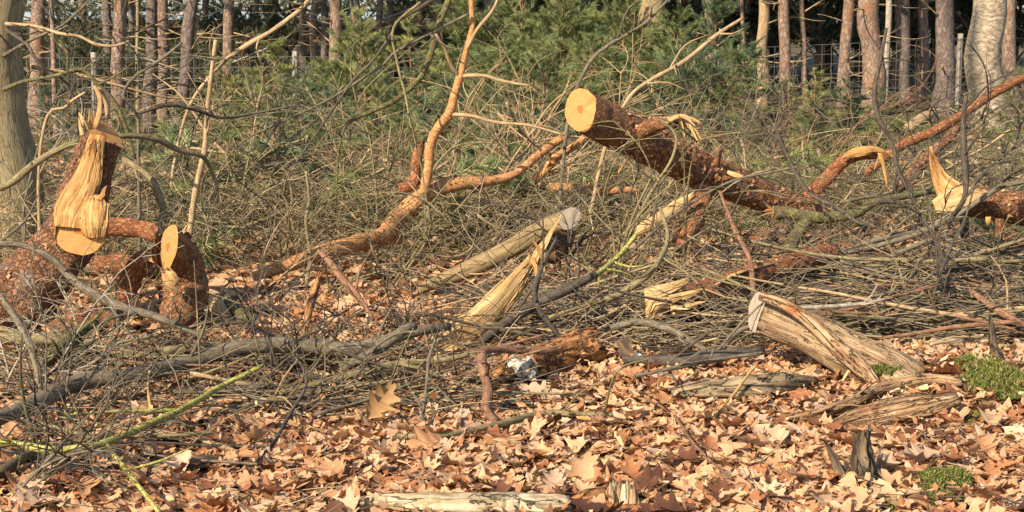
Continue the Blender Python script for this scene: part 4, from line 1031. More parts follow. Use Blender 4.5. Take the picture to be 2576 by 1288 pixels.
t = thing('pointed_stump', G(2170, 1262), 'small dark rotten stump with two pointed spikes among leaves, bottom right', 'stump')
for sp in ([(2200, 1275, 5.72, 36), (2182, 1210, 5.70, 34), (2170, 1140, 5.70, 27), (2172, 1092, 5.70, 20)], [(2140, 1265, 5.7, 18), (2110, 1190, 5.74, 16), (2088, 1135, 5.77, 10), (2078, 1115, 5.78, 5)], [(2150, 1275, 5.65, 26), (2170, 1230, 5.64, 24), (2185, 1200, 5.66, 12)]):
    pts, rr_ = trace(sp); mb = MB(); sweep(mb, pts, rr_, 20, .012, .25, 14, seed=sp[0][0], ridge=.6, jag=.05); part('spike', mb, 'stump_wood', t)
for lb, sp in (('pointed grey wood stake standing right of the pale bark strip', [(2508, 905, 7.45, 13), (2500, 860, 7.46, 13), (2494, 822, 7.47, 11), (2490, 790, 7.48, 5)]),
               ('short leaning brown stake left of the mossy mound', [(2455, 930, 7.3, 11), (2432, 892, 7.32, 10), (2410, 862, 7.34, 4)])):
    limb('wood_stake', lb, 'stump_wood' if 'grey' in lb else 'driftwood', sp, 10, .02, .12, cat='stake', ridge=.3)
limb('bark_strip', 'white strip of birch wood lying in front of the wood stakes', 'bleached_wood', [(2338, 866, 7.35, 6), (2370, 858, 7.37, 8), (2400, 858, 7.38, 7), (2425, 855, 7.4, 5)], 10, .02, .12, cat='bark', flat=.5)
m_ = limb('lichen_lump', 'white crusty lump of birch bark beside the rotten orange log', 'lichen_white', [(1275, 940, 7.2, 16), (1300, 925, 7.2, 26), (1325, 932, 7.2, 24), (1345, 945, 7.2, 12)], 20, .008, .5, cat='bark', ridge=.7, flat=.6)
limb('lichen_lump', 'small white bark scrap behind the brown upright leaf', 'lichen_white', [(1582, 905, 7.6, 8), (1605, 900, 7.6, 14), (1625, 910, 7.6, 8)], 10, .012, .3, cat='bark')
limb('log_chunk', 'rotten reddish core of the mound at the right edge', 'rotten_wood', [(2440, 1030, 6.95, 20), (2500, 1010, 6.95, 40), (2570, 1005, 6.95, 46), (2650, 1005, 6.95, 40)], 26, .015, .3, cat='log', ridge=.5, lift=-.12)
limb('log_chunk', 'split pale log wedge leaning behind the right foot of the bent log', 'pale_wood', [(525, 745, 8.9, 8), (548, 775, 8.9, 24), (572, 800, 8.9, 14)], 12, .02, .12, cat='log', flat=.6)
limb('log_chunk', 'mossy log end lying just right of the bent log', 'mossy_branch', [(560, 745, 9.0, 14), (595, 785, 8.9, 22), (625, 812, 8.8, 18)], 14, .02, .08, cat='log')
limb('wood_slab', 'long pale split slab lying under the lichen branch at lower left', 'driftwood', [(330, 1075, 6.55, 6), (410, 1085, 6.5, 15), (500, 1105, 6.45, 18), (600, 1138, 6.38, 10)], 14, .025, .12, cat='wood', flat=.5, ridge=.4, flatdir=(0, .3, 1))
limb('wood_slab', 'darker rotten slab below the long pale split slab', 'lichen_wood', [(345, 1180, 6.1, 8), (430, 1180, 6.1, 20), (500, 1160, 6.15, 14), (560, 1150, 6.2, 6)], 14, .025, .14, cat='wood', flat=.5, ridge=.4)
limb('wood_splinter', 'thin pale splinter standing upright at lower left', 'pale_wood', [(385, 1058, 6.75, 6), (376, 1010, 6.76, 7), (372, 965, 6.77, 6), (376, 932, 6.78, 3)], 8, .02, .15, cat='splinter', flat=.6)
limb('wood_splinter', 'long thin pale splinter leaning over the lichen-covered flat log', 'pale_wood', [(1795, 1050, 6.75, 6), (1840, 1000, 6.78, 7), (1880, 945, 6.82, 5), (1905, 918, 6.84, 3)], 8, .03, .15, cat='splinter', flat=.5)
limb('wood_splinter', 'pale splinter stuck in the brush under the split reddish log', 'pale_wood', [(1690, 852, 8.15, 5), (1735, 832, 8.2, 8), (1775, 806, 8.25, 6)], 8, .03, .15, cat='splinter', flat=.5)
limb('stake_piece', 'dark broken stick with an orange torn top standing left of centre', 'rotten_wood', [(762, 850, 8.25, 9), (775, 790, 8.27, 10), (790, 740, 8.28, 11), (805, 690, 8.28, 5)], 10, .02, .15, cat='stick', jag=.03)

# ------------------------------------------------------------------ traced branches
TB = [
 ('thin_branch', 'thin forked grey branch in front of the first left pines, rising right', 'branch_grey', [(352, 660, 9.6, 5), (350, 500, 9.6, 5), (348, 363, 9.6, 4), (345, 290, 9.6, 4), (310, 240, 9.6, 5), (343, 190, 9.6, 5), (410, 146, 9.6, 4), (457, 108, 9.6, 3)]),
 ('thin_branch', 'long thin dark branch running level across the left pines', 'branch_dark', [(345, 286, 9.6, 4), (428, 264, 9.7, 5), (498, 278, 9.8, 5), (557, 296, 9.9, 4), (640, 285, 10, 3.5), (755, 262, 10, 3)]),
 ('thin_branch', 'thin branch slanting up from the thick left tree to the top', 'branch_grey', [(10, 140, 11.3, 5), (60, 110, 10.8, 4), (110, 86, 10.6, 4), (152, 67, 10.6, 4), (190, 36, 10.6, 3.5), (223, 2, 10.6, 3)]),
 ('thin_branch', 'thin tan branch running level right of the thick left tree', 'branch_tan', [(15, 60, 11.3, 5), (90, 66, 10.7, 4), (150, 84, 10.4, 4), (200, 92, 10.4, 4), (243, 112, 10.4, 4), (290, 115, 10.4, 3.5), (325, 103, 10.4, 3)]),
 ('thin_branch', 'thin dark branch falling from the thick left tree to the thin pole', 'branch_dark', [(15, 75, 11.2, 5), (66, 110, 10.6, 4), (90, 150, 10.2, 4.5), (120, 180, 10.2, 4), (160, 205, 10.2, 4), (190, 260, 10.2, 3), (196, 340, 10.2, 3)]),
 ('thin_branch', 'broken pale twig standing behind the upright torn log', 'branch_tan', [(100, 620, 10, 5), (98, 420, 10, 4), (120, 290, 10, 4), (160, 272, 10, 4), (186, 250, 10, 3.5), (215, 232, 10, 3)]),
 ('thin_branch', 'long curved branch from the torn log top down to the bent log', 'branch_olive', [(310, 400, 9.2, 7), (350, 425, 9.15, 8), (385, 455, 9.1, 8), (408, 510, 9.05, 8), (420, 560, 9, 7)]),
 ('thin_branch', 'pale straight branch above the raised log slanting to the top', 'branch_tan', [(1470, 620, 10.9, 6), (1520, 380, 10.9, 5), (1580, 250, 10.9, 5), (1640, 200, 11, 5), (1720, 155, 11.1, 6), (1800, 90, 11.2, 5), (1870, 45, 11.3, 4)]),
 ('thin_branch', 'grey branch crossing the broad trunk above the sawn end', 'branch_grey', [(1400, 600, 11.4, 7), (1430, 300, 11.4, 7), (1475, 170, 11.4, 7), (1525, 118, 11.4, 7), (1580, 85, 11.4, 6), (1630, 52, 11.4, 5), (1680, 0, 11.4, 4)]),
 ('thin_branch', 'olive curved twig looping in front of the raised log middle', 'branch_olive', [(1560, 690, 9.8, 5), (1590, 580, 9.8, 5), (1640, 480, 9.8, 4), (1690, 400, 9.8, 4), (1700, 340, 9.8, 4), (1660, 300, 9.8, 3)]),
 ('thin_branch', 'thin grey rod crossing the raised log and mossy limb', 'branch_grey', [(1580, 640, 9.3, 3), (1690, 545, 9.4, 3.5), (1830, 460, 9.5, 3), (1960, 430, 9.6, 2.5), (2050, 410, 9.6, 2)]),
 ('long_branch', 'long dark grey branch lying across the left foreground', 'branch_grey', [(-60, 1075, 7.0, 17), (30, 1040, 7.1, 20), (110, 1003, 7.2, 23), (200, 962, 7.3, 23), (330, 945, 7.35, 21), (480, 912, 7.45, 21), (590, 878, 7.55, 22), (700, 868, 7.62, 22), (800, 872, 7.65, 22), (880, 880, 7.65, 20), (960, 860, 7.7, 16), (1060, 832, 7.8, 14), (1130, 822, 7.9, 11)]),
 ('lichen_branch', 'thin branch coated in yellow lichen across the lower left', 'lichen_branch', [(-60, 1105, 6.55, 9), (20, 1115, 6.55, 10), (130, 1132, 6.5, 10), (210, 1125, 6.52, 10), (270, 1112, 6.55, 10), (380, 1065, 6.7, 10), (480, 1018, 6.85, 9), (545, 978, 6.95, 8), (610, 945, 7.05, 7), (660, 920, 7.1, 6)]),
 ('lichen_branch', 'short lichen twig running down from the yellow branch', 'lichen_branch', [(266, 1115, 6.53, 6), (300, 1160, 6.35, 6), (335, 1205, 6.15, 6), (380, 1262, 5.9, 6), (400, 1290, 5.75, 5)]),
 ('thick_branch', 'mossy thick stick pointing up behind the long grey branch', 'mossy_branch', [(100, 930, 7.6, 18), (140, 885, 7.75, 18), (190, 840, 7.9, 18), (240, 810, 8.0, 14)]),
 ('thick_branch', 'dark forked branch crossing over the long grey branch near the slab', 'branch_grey', [(860, 925, 7.4, 13), (920, 898, 7.45, 14), (965, 870, 7.5, 15), (1010, 835, 7.55, 14), (1045, 818, 7.6, 10)]),
 ('bent_stick', 'elbow-shaped brown stick left of the rotten orange log', 'branch_brown', [(1400, 880, 7.45, 9), (1310, 880, 7.4, 11), (1240, 878, 7.3, 12), (1212, 888, 7.25, 13), (1218, 940, 7.1, 14), (1228, 985, 6.98, 14), (1222, 1030, 6.85, 12), (1245, 1060, 6.75, 10)]),
 ('long_stick', 'long thin olive stick lying on the leaves at the centre', 'branch_olive', [(1000, 1098, 6.4, 7), (1100, 1096, 6.42, 8), (1200, 1080, 6.48, 8), (1290, 1058, 6.55, 9), (1370, 1040, 6.62, 8), (1450, 1042, 6.62, 7), (1555, 1042, 6.62, 5)]),
 ('mossy_limb', 'low hanging mossy limb crossing down from the top left of centre', 'mossy_branch', [(1165, -130, 11.2, 12), (1128, 0, 11.1, 11), (1105, 60, 11.05, 11), (1085, 130, 11, 12), (1065, 185, 10.95, 10), (1020, 232, 10.9, 9), (985, 258, 10.85, 9), (930, 282, 10.8, 7), (880, 305, 10.75, 8), (862, 335, 10.7, 6), (850, 400, 10.65, 5), (845, 520, 10.6, 4)]),
 ('dark_branch', 'dark thin branch sweeping from the top down to the left of the mossy limb', 'branch_dark', [(1115, -20, 10.9, 7), (1060, 18, 10.9, 7), (1005, 50, 10.85, 7), (985, 85, 10.8, 6), (940, 150, 10.75, 5), (890, 200, 10.7, 5), (855, 250, 10.65, 4), (800, 330, 10.6, 3.5), (740, 420, 10.5, 3), (690, 540, 10.4, 3), (665, 640, 10.3, 2.5)]),
 ('dark_branch', 'second dark branch running beside the sweeping one to the far left', 'branch_grey', [(1180, 35, 10.9, 6), (1090, 80, 10.85, 6), (1000, 128, 10.8, 6), (960, 165, 10.8, 5), (900, 205, 10.75, 5), (810, 260, 10.7, 5), (700, 310, 10.6, 4), (600, 365, 10.5, 3), (540, 460, 10.4, 3), (515, 600, 10.3, 2.5)]),
 ('dark_branch', 'grey branch falling straight down beside the mossy limb', 'branch_olive', [(1058, 5, 10.7, 5), (990, 70, 10.7, 5), (1000, 160, 10.7, 5), (1020, 240, 10.65, 4), (1035, 320, 10.6, 4), (1060, 420, 10.55, 3), (1080, 560, 10.5, 3)]),
 ('pale_stick', 'broken pale stick slanting over the left pines at the top', 'branch_tan', [(800, -40, 12.5, 4), (760, 20, 12.5, 6), (680, 80, 12.5, 6), (620, 115, 12.5, 7), (560, 160, 12.5, 5), (480, 260, 12.4, 4), (440, 400, 12.3, 4), (425, 520, 12.2, 4)]),
 ('cut_sapling', 'tall thin cut sapling pole right of the left pines', 'branch_tan', [(476, 600, 10.2, 8), (492, 480, 10.2, 8), (514, 380, 10.2, 7), (524, 260, 10.2, 6), (534, 170, 10.2, 5), (543, 100, 10.2, 5)]),
 ('grey_branch', 'pale grey branch slanting in front of the thick left tree', 'branch_olive', [(-60, 490, 9.6, 9), (20, 465, 9.6, 10), (90, 410, 9.65, 9), (150, 375, 9.7, 8), (200, 352, 9.7, 6)]),
 ('grey_branch', 'mossy arching branch above the upright torn log', 'mossy_branch', [(10, 225, 11.0, 6), (60, 205, 10.2, 5), (140, 190, 9.4, 5), (205, 176, 9.4, 6), (240, 205, 9.4, 6), (290, 260, 9.4, 6), (320, 330, 9.4, 5), (340, 400, 9.4, 4)]),
 ('grey_branch', 'olive branch running right from the top of the torn log', 'branch_olive', [(270, 345, 8.9, 6), (340, 342, 9.0, 7), (400, 352, 9.1, 8), (450, 378, 9.2, 8), (510, 395, 9.3, 6), (540, 450, 9.4, 5), (560, 520, 9.4, 4)]),
 ('grey_branch', 'grey branch arching in front of the base of the torn log', 'branch_grey', [(-40, 610, 7.9, 8), (60, 618, 7.9, 8), (130, 650, 7.9, 9), (170, 690, 7.9, 10), (220, 730, 7.85, 12), (300, 770, 7.8, 12), (400, 800, 7.8, 10), (520, 850, 7.75, 7)]),
 ('grey_branch', 'grey branch leaning down at the far lower left', 'branch_grey', [(-10, 730, 7.5, 7), (40, 800, 7.4, 9), (70, 860, 7.3, 9), (95, 930, 7.2, 10), (100, 1000, 7.15, 9)]),
 ('grey_branch', 'pale grey branch fork rising to the right edge', 'branch_grey', [(2100, 640, 9.5, 6), (2200, 620, 9.5, 7), (2300, 590, 9.5, 8), (2400, 545, 9.5, 8), (2470, 500, 9.5, 7), (2530, 465, 9.5, 7), (2620, 455, 9.5, 5)]),
 ('grey_branch', 'lichen-spotted grey branch lying level under the mossy limb', 'branch_grey', [(2010, 690, 9.7, 6), (2110, 640, 9.7, 8), (2200, 605, 9.75, 8), (2300, 585, 9.8, 7), (2400, 570, 9.85, 5)]),
 ('grey_branch', 'grey branch below the level lichen-spotted one, rising right', 'branch_grey', [(1960, 720, 9.4, 4), (2080, 695, 9.4, 6), (2200, 665, 9.45, 6), (2310, 615, 9.5, 6), (2400, 585, 9.55, 5)]),
 ('grey_branch', 'dark vertical twig with side shoots in front of the notched log', 'branch_dark', [(2385, 560, 9.3, 6), (2425, 500, 9.3, 7), (2430, 440, 9.3, 8), (2424, 380, 9.3, 9), (2424, 300, 9.3, 7), (2430, 240, 9.3, 5)]),
 ('grey_branch', 'thin dark branch curving down from the upper right to the mossy limb', 'branch_dark', [(2230, 70, 10, 4), (2215, 150, 10, 5), (2200, 230, 10, 6), (2212, 300, 10, 6), (2245, 360, 10, 5), (2260, 430, 10, 5), (2300, 500, 10, 4)]),
 ('grey_branch', 'long dark bow-shaped twig behind the snapped limb', 'branch_dark', [(1950, 320, 10.2, 4), (1985, 400, 10.2, 5), (2030, 480, 10.1, 5), (2100, 520, 10, 5), (2160, 560, 9.9, 5), (2240, 580, 9.8, 4)]),
 ('grey_branch', 'dark thin branch rising from lower right behind the heap', 'branch_dark', [(2300, 720, 9.2, 6), (2400, 670, 9.2, 7), (2500, 640, 9.2, 7), (2620, 610, 9.2, 6)]),
 ('grey_branch', 'brown twig leaning in front of the split reddish log', 'branch_brown', [(1810, 480, 9, 4), (1850, 580, 8.9, 6), (1885, 650, 8.85, 7), (1895, 730, 8.8, 7), (1900, 780, 8.75, 6)]),
 ('grey_branch', 'olive branch curving down beside the split reddish log end', 'branch_olive', [(1660, 520, 8.9, 4), (1680, 600, 8.8, 6), (1640, 680, 8.7, 8), (1560, 740, 8.55, 9), (1480, 765, 8.5, 8), (1380, 800, 8.4, 6)]),
 ('grey_branch', 'lichen-green stick slanting up in the brush right of the slab', 'lichen_branch', [(1420, 720, 8.8, 5), (1500, 690, 8.9, 7), (1560, 640, 9, 7), (1600, 590, 9.1, 5)]),
 ('grey_branch', 'thick dark branch in the shade behind the torn slab', 'branch_dark', [(1210, 860, 8.15, 12), (1290, 800, 8.3, 14), (1360, 760, 8.4, 16), (1440, 720, 8.5, 14), (1500, 690, 8.55, 10)]),
 ('grey_branch', 'bow-shaped grey branch at the front of the right heap', 'branch_grey', [(1535, 825, 7.95, 8), (1610, 810, 7.95, 10), (1690, 830, 7.9, 10), (1750, 865, 7.85, 9), (1800, 888, 7.85, 9), (1850, 840, 7.95, 8), (1900, 815, 8, 6)]),
 ('grey_branch', 'thick dark branch under the front of the right heap', 'branch_dark', [(1560, 905, 7.75, 12), (1640, 908, 7.75, 16), (1740, 905, 7.75, 18), (1840, 890, 7.8, 14), (1920, 880, 7.85, 12)]),
 ('grey_branch', 'slender straight grey stick along the leaf edge at the centre right', 'branch_grey', [(1600, 945, 7.25, 5), (1700, 925, 7.3, 6), (1800, 905, 7.38, 6), (1920, 888, 7.45, 5)]),
 ('grey_branch', 'pale straight stick behind the weathered log', 'branch_pale', [(1990, 775, 8.1, 5), (2080, 772, 8.15, 6), (2160, 765, 8.2, 5), (2230, 752, 8.25, 4)]),
 ('grey_branch', 'brown knobbed stick slanting down at the far right heap', 'branch_brown', [(2440, 730, 8.6, 8), (2500, 775, 8.4, 9), (2570, 815, 8.2, 9), (2640, 850, 8.1, 8)]),
 ('grey_branch', 'thin reddish twig standing in the leaves at right of centre', 'branch_brown', [(1620, 1000, 6.85, 3), (1690, 1040, 6.7, 4), (1740, 1110, 6.4, 4), (1800, 1170, 6.15, 4), (1840, 1205, 6.05, 3)]),
 ('grey_branch', 'dark crooked twig standing on the leaves at lower left of centre', 'branch_dark', [(640, 1165, 6.2, 4), (690, 1110, 6.35, 5), (730, 1040, 6.5, 5), (770, 970, 6.7, 4), (760, 920, 6.8, 4)]),
 ('grey_branch', 'thin vertical grey twig in front of the rotten slab foot', 'branch_grey', [(1062, 1062, 6.7, 4), (1072, 980, 6.75, 5), (1080, 900, 6.8, 5), (1100, 840, 6.85, 3)]),
 ('grey_branch', 'dark stick at the bottom left corner with mossy patches', 'mossy_branch', [(-60, 1225, 5.9, 12), (10, 1185, 6.1, 14), (60, 1150, 6.25, 13), (120, 1110, 6.4, 9)]),
 ('grey_branch', 'long brown stick rising through the middle left brush', 'branch_brown', [(940, 805, 8.4, 5), (900, 745, 8.5, 8), (860, 700, 8.6, 10), (830, 660, 8.65, 9), (800, 630, 8.7, 5)]),
 ('grey_branch', 'knobby stick standing in front of the orange limb at left centre', 'branch_olive', [(770, 720, 9.8, 5), (780, 640, 9.8, 5), (770, 560, 9.8, 5), (778, 500, 9.8, 4), (770, 430, 9.8, 3)]),
 ('grey_branch', 'thin pale upright stick with a cut tip above the bent log', 'branch_olive', [(395, 690, 8.9, 7), (400, 640, 8.9, 7), (404, 560, 8.9, 6), (407, 515, 8.9, 5)]),
 ('grey_branch', 'curved dark twig right of the torn slab', 'branch_dark', [(1440, 880, 8, 6), (1370, 800, 8, 8), (1345, 740, 8, 7), (1360, 680, 8, 6), (1400, 600, 8.05, 4)]),
 ('grey_branch', 'olive thick branch behind the long grey branch at left', 'branch_olive', [(-40, 850, 7.95, 16), (80, 852, 7.95, 17), (180, 858, 7.95, 16), (330, 890, 7.8, 14), (450, 880, 7.85, 14), (560, 868, 7.95, 10)]),
 ('grey_branch', 'long straight olive stick running into the slab from the left', 'branch_olive', [(700, 990, 7.15, 7), (800, 965, 7.25, 9), (900, 940, 7.35, 10), (1000, 915, 7.45, 10), (1120, 905, 7.5, 8), (1220, 880, 7.6, 6)]),
]
for nm, lb, mt, sp in TB:
    if nm in ('dark_branch', 'mossy_limb') or 'crossing the broad' in lb: sp = [(a, b, d, q * .72) for a, b, d, q in sp]
    sp = [(a, b, d - (.28 if 6.9 < d < 9.0 and b > 600 else 0), q * (.97 if 6.9 < d < 9.0 else 1)) for a, b, d, q in sp]
    limb(nm, lb, mt, sp, 10, .04, .10, 'separate branches in the brush', lift=.13 if 'long dark grey' in lb or 'lichen' in nm else .06)

# ------------------------------------------------------------------ brush: sticks, bare shrubs, twigs
def stickpath(r, c, ang, L, rise, wig, k=6, z0=None):
    d = Vector((math.cos(ang), math.sin(ang), rise)); p = Vector(c) - d * L * .5; pts = []
    curve = r.uniform(-1, 1) * wig; cz = r.uniform(-.6, .6) * wig
    for i in range(k + 1):
        pts.append(p.copy()); ang += curve / k + r.uniform(-.5, .5) * wig / k
        d = Vector((math.cos(ang), math.sin(ang), d.z + cz / k + r.uniform(-.25, .25) * wig)); d.normalize(); p = p + d * (L / k)
    out = []
    for q in pts:
        g = gz(q.x, q.y) + .015
        if q.z < g: q.z = g + .01 * r.random()
        out.append(q)
    return out

SMATS = ['branch_grey', 'branch_olive', 'branch_grey', 'branch_dark', 'branch_olive', 'branch_brown', 'branch_tan']
def stick_obj(r, pts, r0, label, group, ntw, mats=SMATS, name='stick', cat='stick'):
    mb = MB(); n = len(pts)
    sweep(mb, pts, [r0 * (1 - .65 * i / (n - 1)) for i in range(n)], 7, .08, .10, 10, seed=r.uniform(0, 50))
    for k in range(ntw):
        i = r.randint(1, n - 2); a = (pts[i + 1] - pts[i]).normalized()
        e = (a * r.uniform(.3, 1) + Vector((r.uniform(-.6, .6), r.uniform(-.6, .6), r.uniform(-.2, .9)))).normalized(); L = r.uniform(.12, .45)
        m1 = pts[i] + e * L * .5 + Vector((r.uniform(-.05, .05), r.uniform(-.05, .05), r.uniform(-.02, .05)))
        e2 = m1 + (e + Vector((r.uniform(-.5, .5), r.uniform(-.3, .3), r.uniform(-.4, .5)))).normalized() * L * .5
        sweep(mb, [pts[i], m1, e2], [r0 * .45, r0 * .33, r0 * .15], 5, .08, .05)
    o = link(name, mb.mesh(name, r.choice(mats)))
    return tag(o, label, cat, group)

def zone(seed, n, pxr, depr, hmax, Lr, rr, angs, wig, label, group, ntw, mats=SMATS, rise=.12, kind=('stick', 'stick')):
    r = random.Random(seed)
    for k in range(n):
        dep = r.uniform(*depr); x = X(r.uniform(*pxr), dep); h = hmax(x, dep) * r.random() ** 1.3
        c = Vector((x, dep, gz(x, dep) + .03 + h))
        mt = r.choice(mats); L = r.uniform(*Lr); rd = r.uniform(*rr); nt = r.randint(*ntw)
        px = 1288 + x / dep * F
        lb = '%s %s%s %s %s' % ('short' if L < Lr[0] + .3 * (Lr[1] - Lr[0]) else 'long' if L > Lr[0] + .7 * (Lr[1] - Lr[0]) else 'bare', 'twiggy ' if nt > 2 else 'thick ' if rd > rr[0] + .7 * (rr[1] - rr[0]) else 'thin ' if rd < rr[0] + .35 * (rr[1] - rr[0]) else '',
             {'branch_grey': 'grey', 'branch_olive': 'olive', 'branch_dark': 'dark', 'branch_brown': 'brown', 'branch_tan': 'tan'}[mt], kind[1], label)
        stick_obj(r, stickpath(r, c, r.choice([0, math.pi]) + r.gauss(0, angs), L, r.gauss(0, rise), wig), rd, lb, group, nt, [mt], kind[0], kind[1])

def bell(a, b, h):
    return lambda x, y: h * max(.1, math.sin(math.pi * min(1, max(0, (y - a) / (b - a)))))
zone(501, 138, (1880, 2750), (8.0, 9.8), bell(7.5, 11.0, .25), (.6, 1.7), (.007, .016), .28, .35, 'in the wide brush heap behind the weathered log', 'sticks of the right brush heap', (0, 3))
zone(505, 38, (1250, 1950), (7.8, 9.0), bell(7.4, 10.0, .12), (.6, 1.5), (.007, .016), .4, .4, 'in the brush between the torn slab and the weathered log', 'sticks of the centre brush', (0, 3))
zone(502, 64, (-150, 1150), (6.8, 7.9), bell(6.3, 9.2, .09), (.5, 1.3), (.005, .012), .4, .45, 'in the low brush along the long grey branch', 'sticks of the left brush heap', (0, 3))
zone(506, 34, (500, 1280), (6.65, 7.15), lambda x, y: .07, (.4, 1.1), (.005, .011), .25, .3, 'in the dark bundle just above the upright tan leaf', 'sticks in front of the left heap', (0, 2), ['branch_dark', 'branch_grey', 'branch_dark', 'branch_olive'])
zone(507, 16, (-120, 420), (5.75, 6.5), lambda x, y: .06, (.4, 1.1), (.005, .010), .5, .3, 'lying on the leaves at the lower left corner', 'sticks of the lower left corner', (0, 3), ['branch_grey', 'branch_olive', 'branch_dark'])
zone(503, 50, (450, 1500), (10.0, 13.5), lambda x, y: .35, (.4, 1.2), (.006, .012), .8, .9, 'in the tangle round the arching orange limb', 'branches of the middle tangle', (2, 6), ['branch_olive', 'branch_tan', 'branch_grey', 'branch_olive'], .45, ('twiggy_branch', 'branch'))
zone(504, 45, (1250, 2650), (11, 15), lambda x, y: .45, (.5, 1.4), (.006, .012), .8, .9, 'in the tangle around and behind the raised log', 'branches of the rear tangle', (2, 6), ['branch_olive', 'branch_grey', 'branch_grey', 'branch_tan'], .45, ('twiggy_branch', 'branch'))

def shrub(px, py, h, label, seed, mat, lean=0.0, spread=.6, stems=4, dep=None, r0=.009):
    r = random.Random(seed); b = G(px, py) if dep is None else P(px, py, dep)
    if dep: b.z = gz(b.x, b.y)
    t = thing('bare_shrub', b, label, 'shrub', 'bare shrubs in the brush')
    for s in range(stems):
        mb = MB()
        def grow(p, d, L, rad_, lev):
            pts = [p.copy()]; k = 5
            cv = Vector((r.uniform(-.8, .8), r.uniform(-.3, .3), r.uniform(-.6, .2)))
            for i in range(k):
                d = (d + cv * .32 + Vector((r.uniform(-.2, .2), r.uniform(-.15, .15), r.uniform(-.14, .14)))).normalized(); p = p + d * (L / k); pts.append(p.copy())
            sweep(mb, pts, [max(.0016, rad_ * (1 - .13 * i)) for i in range(k + 1)], 6 if lev == 0 else 5, .07, .06)
            if lev < 2:
                for q in range(r.randint(3, 6) if lev == 0 else r.randint(1, 4)):
                    i = r.randint(1, k); e = (d + Vector((r.uniform(-1, 1), r.uniform(-.6, .6), r.uniform(-.5, .8)))).normalized()
                    grow(pts[i], e, L * r.uniform(.35, .65), rad_ * .55, lev + 1)
        grow(b + Vector((r.uniform(-.05, .05), r.uniform(-.05, .05), -.02)), Vector((lean + r.uniform(-spread, spread), r.uniform(-.3, .3), 1)).normalized(), h * r.uniform(.7, 1.1), r0 * r.uniform(.8, 1.2), 0)
        part('stem', mb, mat, t)
SH2 = [
 (250, 900, .55, 'low olive twigs in front of the long grey branch at left', 'branch_olive', .5), (420, 930, .5, 'low grey twigs crossing the long grey branch', 'branch_grey', -.4), (560, 960, .5, 'crisscross bare twigs below the long grey branch', 'branch_grey', .6),
 (820, 940, .5, 'dark crisscross twigs left of the upright tan leaf', 'branch_dark', -.5), (1000, 930, .5, 'crisscross twigs above the upright tan leaf', 'branch_grey', .4), (40, 1000, .6, 'grey twigs leaning right at the left edge', 'branch_pale', .8),
 (180, 1180, .45, 'thin twigs over the leaves below the lichen branch', 'branch_grey', .7), (60, 1230, .5, 'grey twig tangle in the lower left corner', 'branch_dark', .9), (640, 760, .7, 'tan twigs right of the bent log', 'branch_tan', .3),
 (700, 700, .8, 'olive curly twigs left of the beige log', 'branch_olive', .2), (820, 760, .7, 'olive twigs in front of the broken orange-topped stick', 'branch_olive', -.2), (980, 720, .8, 'curly twigs over the low end of the beige log', 'branch_olive', .3),
 (1150, 740, .7, 'bare twigs in front of the middle of the beige log', 'branch_grey', .1), (1420, 760, .8, 'dark curly twigs just right of the torn slab', 'branch_dark', .2), (1540, 780, .8, 'olive curly twigs right of the torn slab', 'branch_olive', -.2),
 (1600, 640, .9, 'tan curly twigs under the raised log', 'branch_tan', .2), (1760, 800, .7, 'grey twigs in front of the split reddish log', 'branch_grey', .4), (1850, 760, .7, 'brown twigs over the split reddish log', 'branch_brown', -.3),
 (1990, 780, .6, 'grey twigs behind the weathered log top', 'branch_grey', .2), (2180, 790, .6, 'dark twigs in the heap behind the weathered log', 'branch_dark', .3), (2500, 800, .6, 'grey twigs in the heap at far right', 'branch_grey', -.4),
 (1090, 540, 1.0, 'tan curly twigs behind the arching orange limb', 'branch_tan', .2), (880, 560, .9, 'tan twigs left of the arching orange limb', 'branch_tan', -.3), (1330, 480, 1.2, 'tan twigs between the orange fork and the sawn end', 'branch_tan', .3),
 (660, 560, 1.0, 'olive twigs left of the knobby stick', 'branch_olive', -.2), (480, 640, .9, 'grey twigs above the bent log', 'branch_grey', .3), (1500, 560, 1.0, 'olive twigs below the sawn end of the raised log', 'branch_olive', 0),
 (1780, 540, 1.0, 'grey twigs in front of the right half of the raised log', 'branch_grey', .3), (2060, 540, 1.0, 'thin brown twigs in front of the snapped limb', 'branch_brown', -.2), (2380, 520, 1.0, 'dark twigs behind the tall shard', 'branch_dark', -.2)]
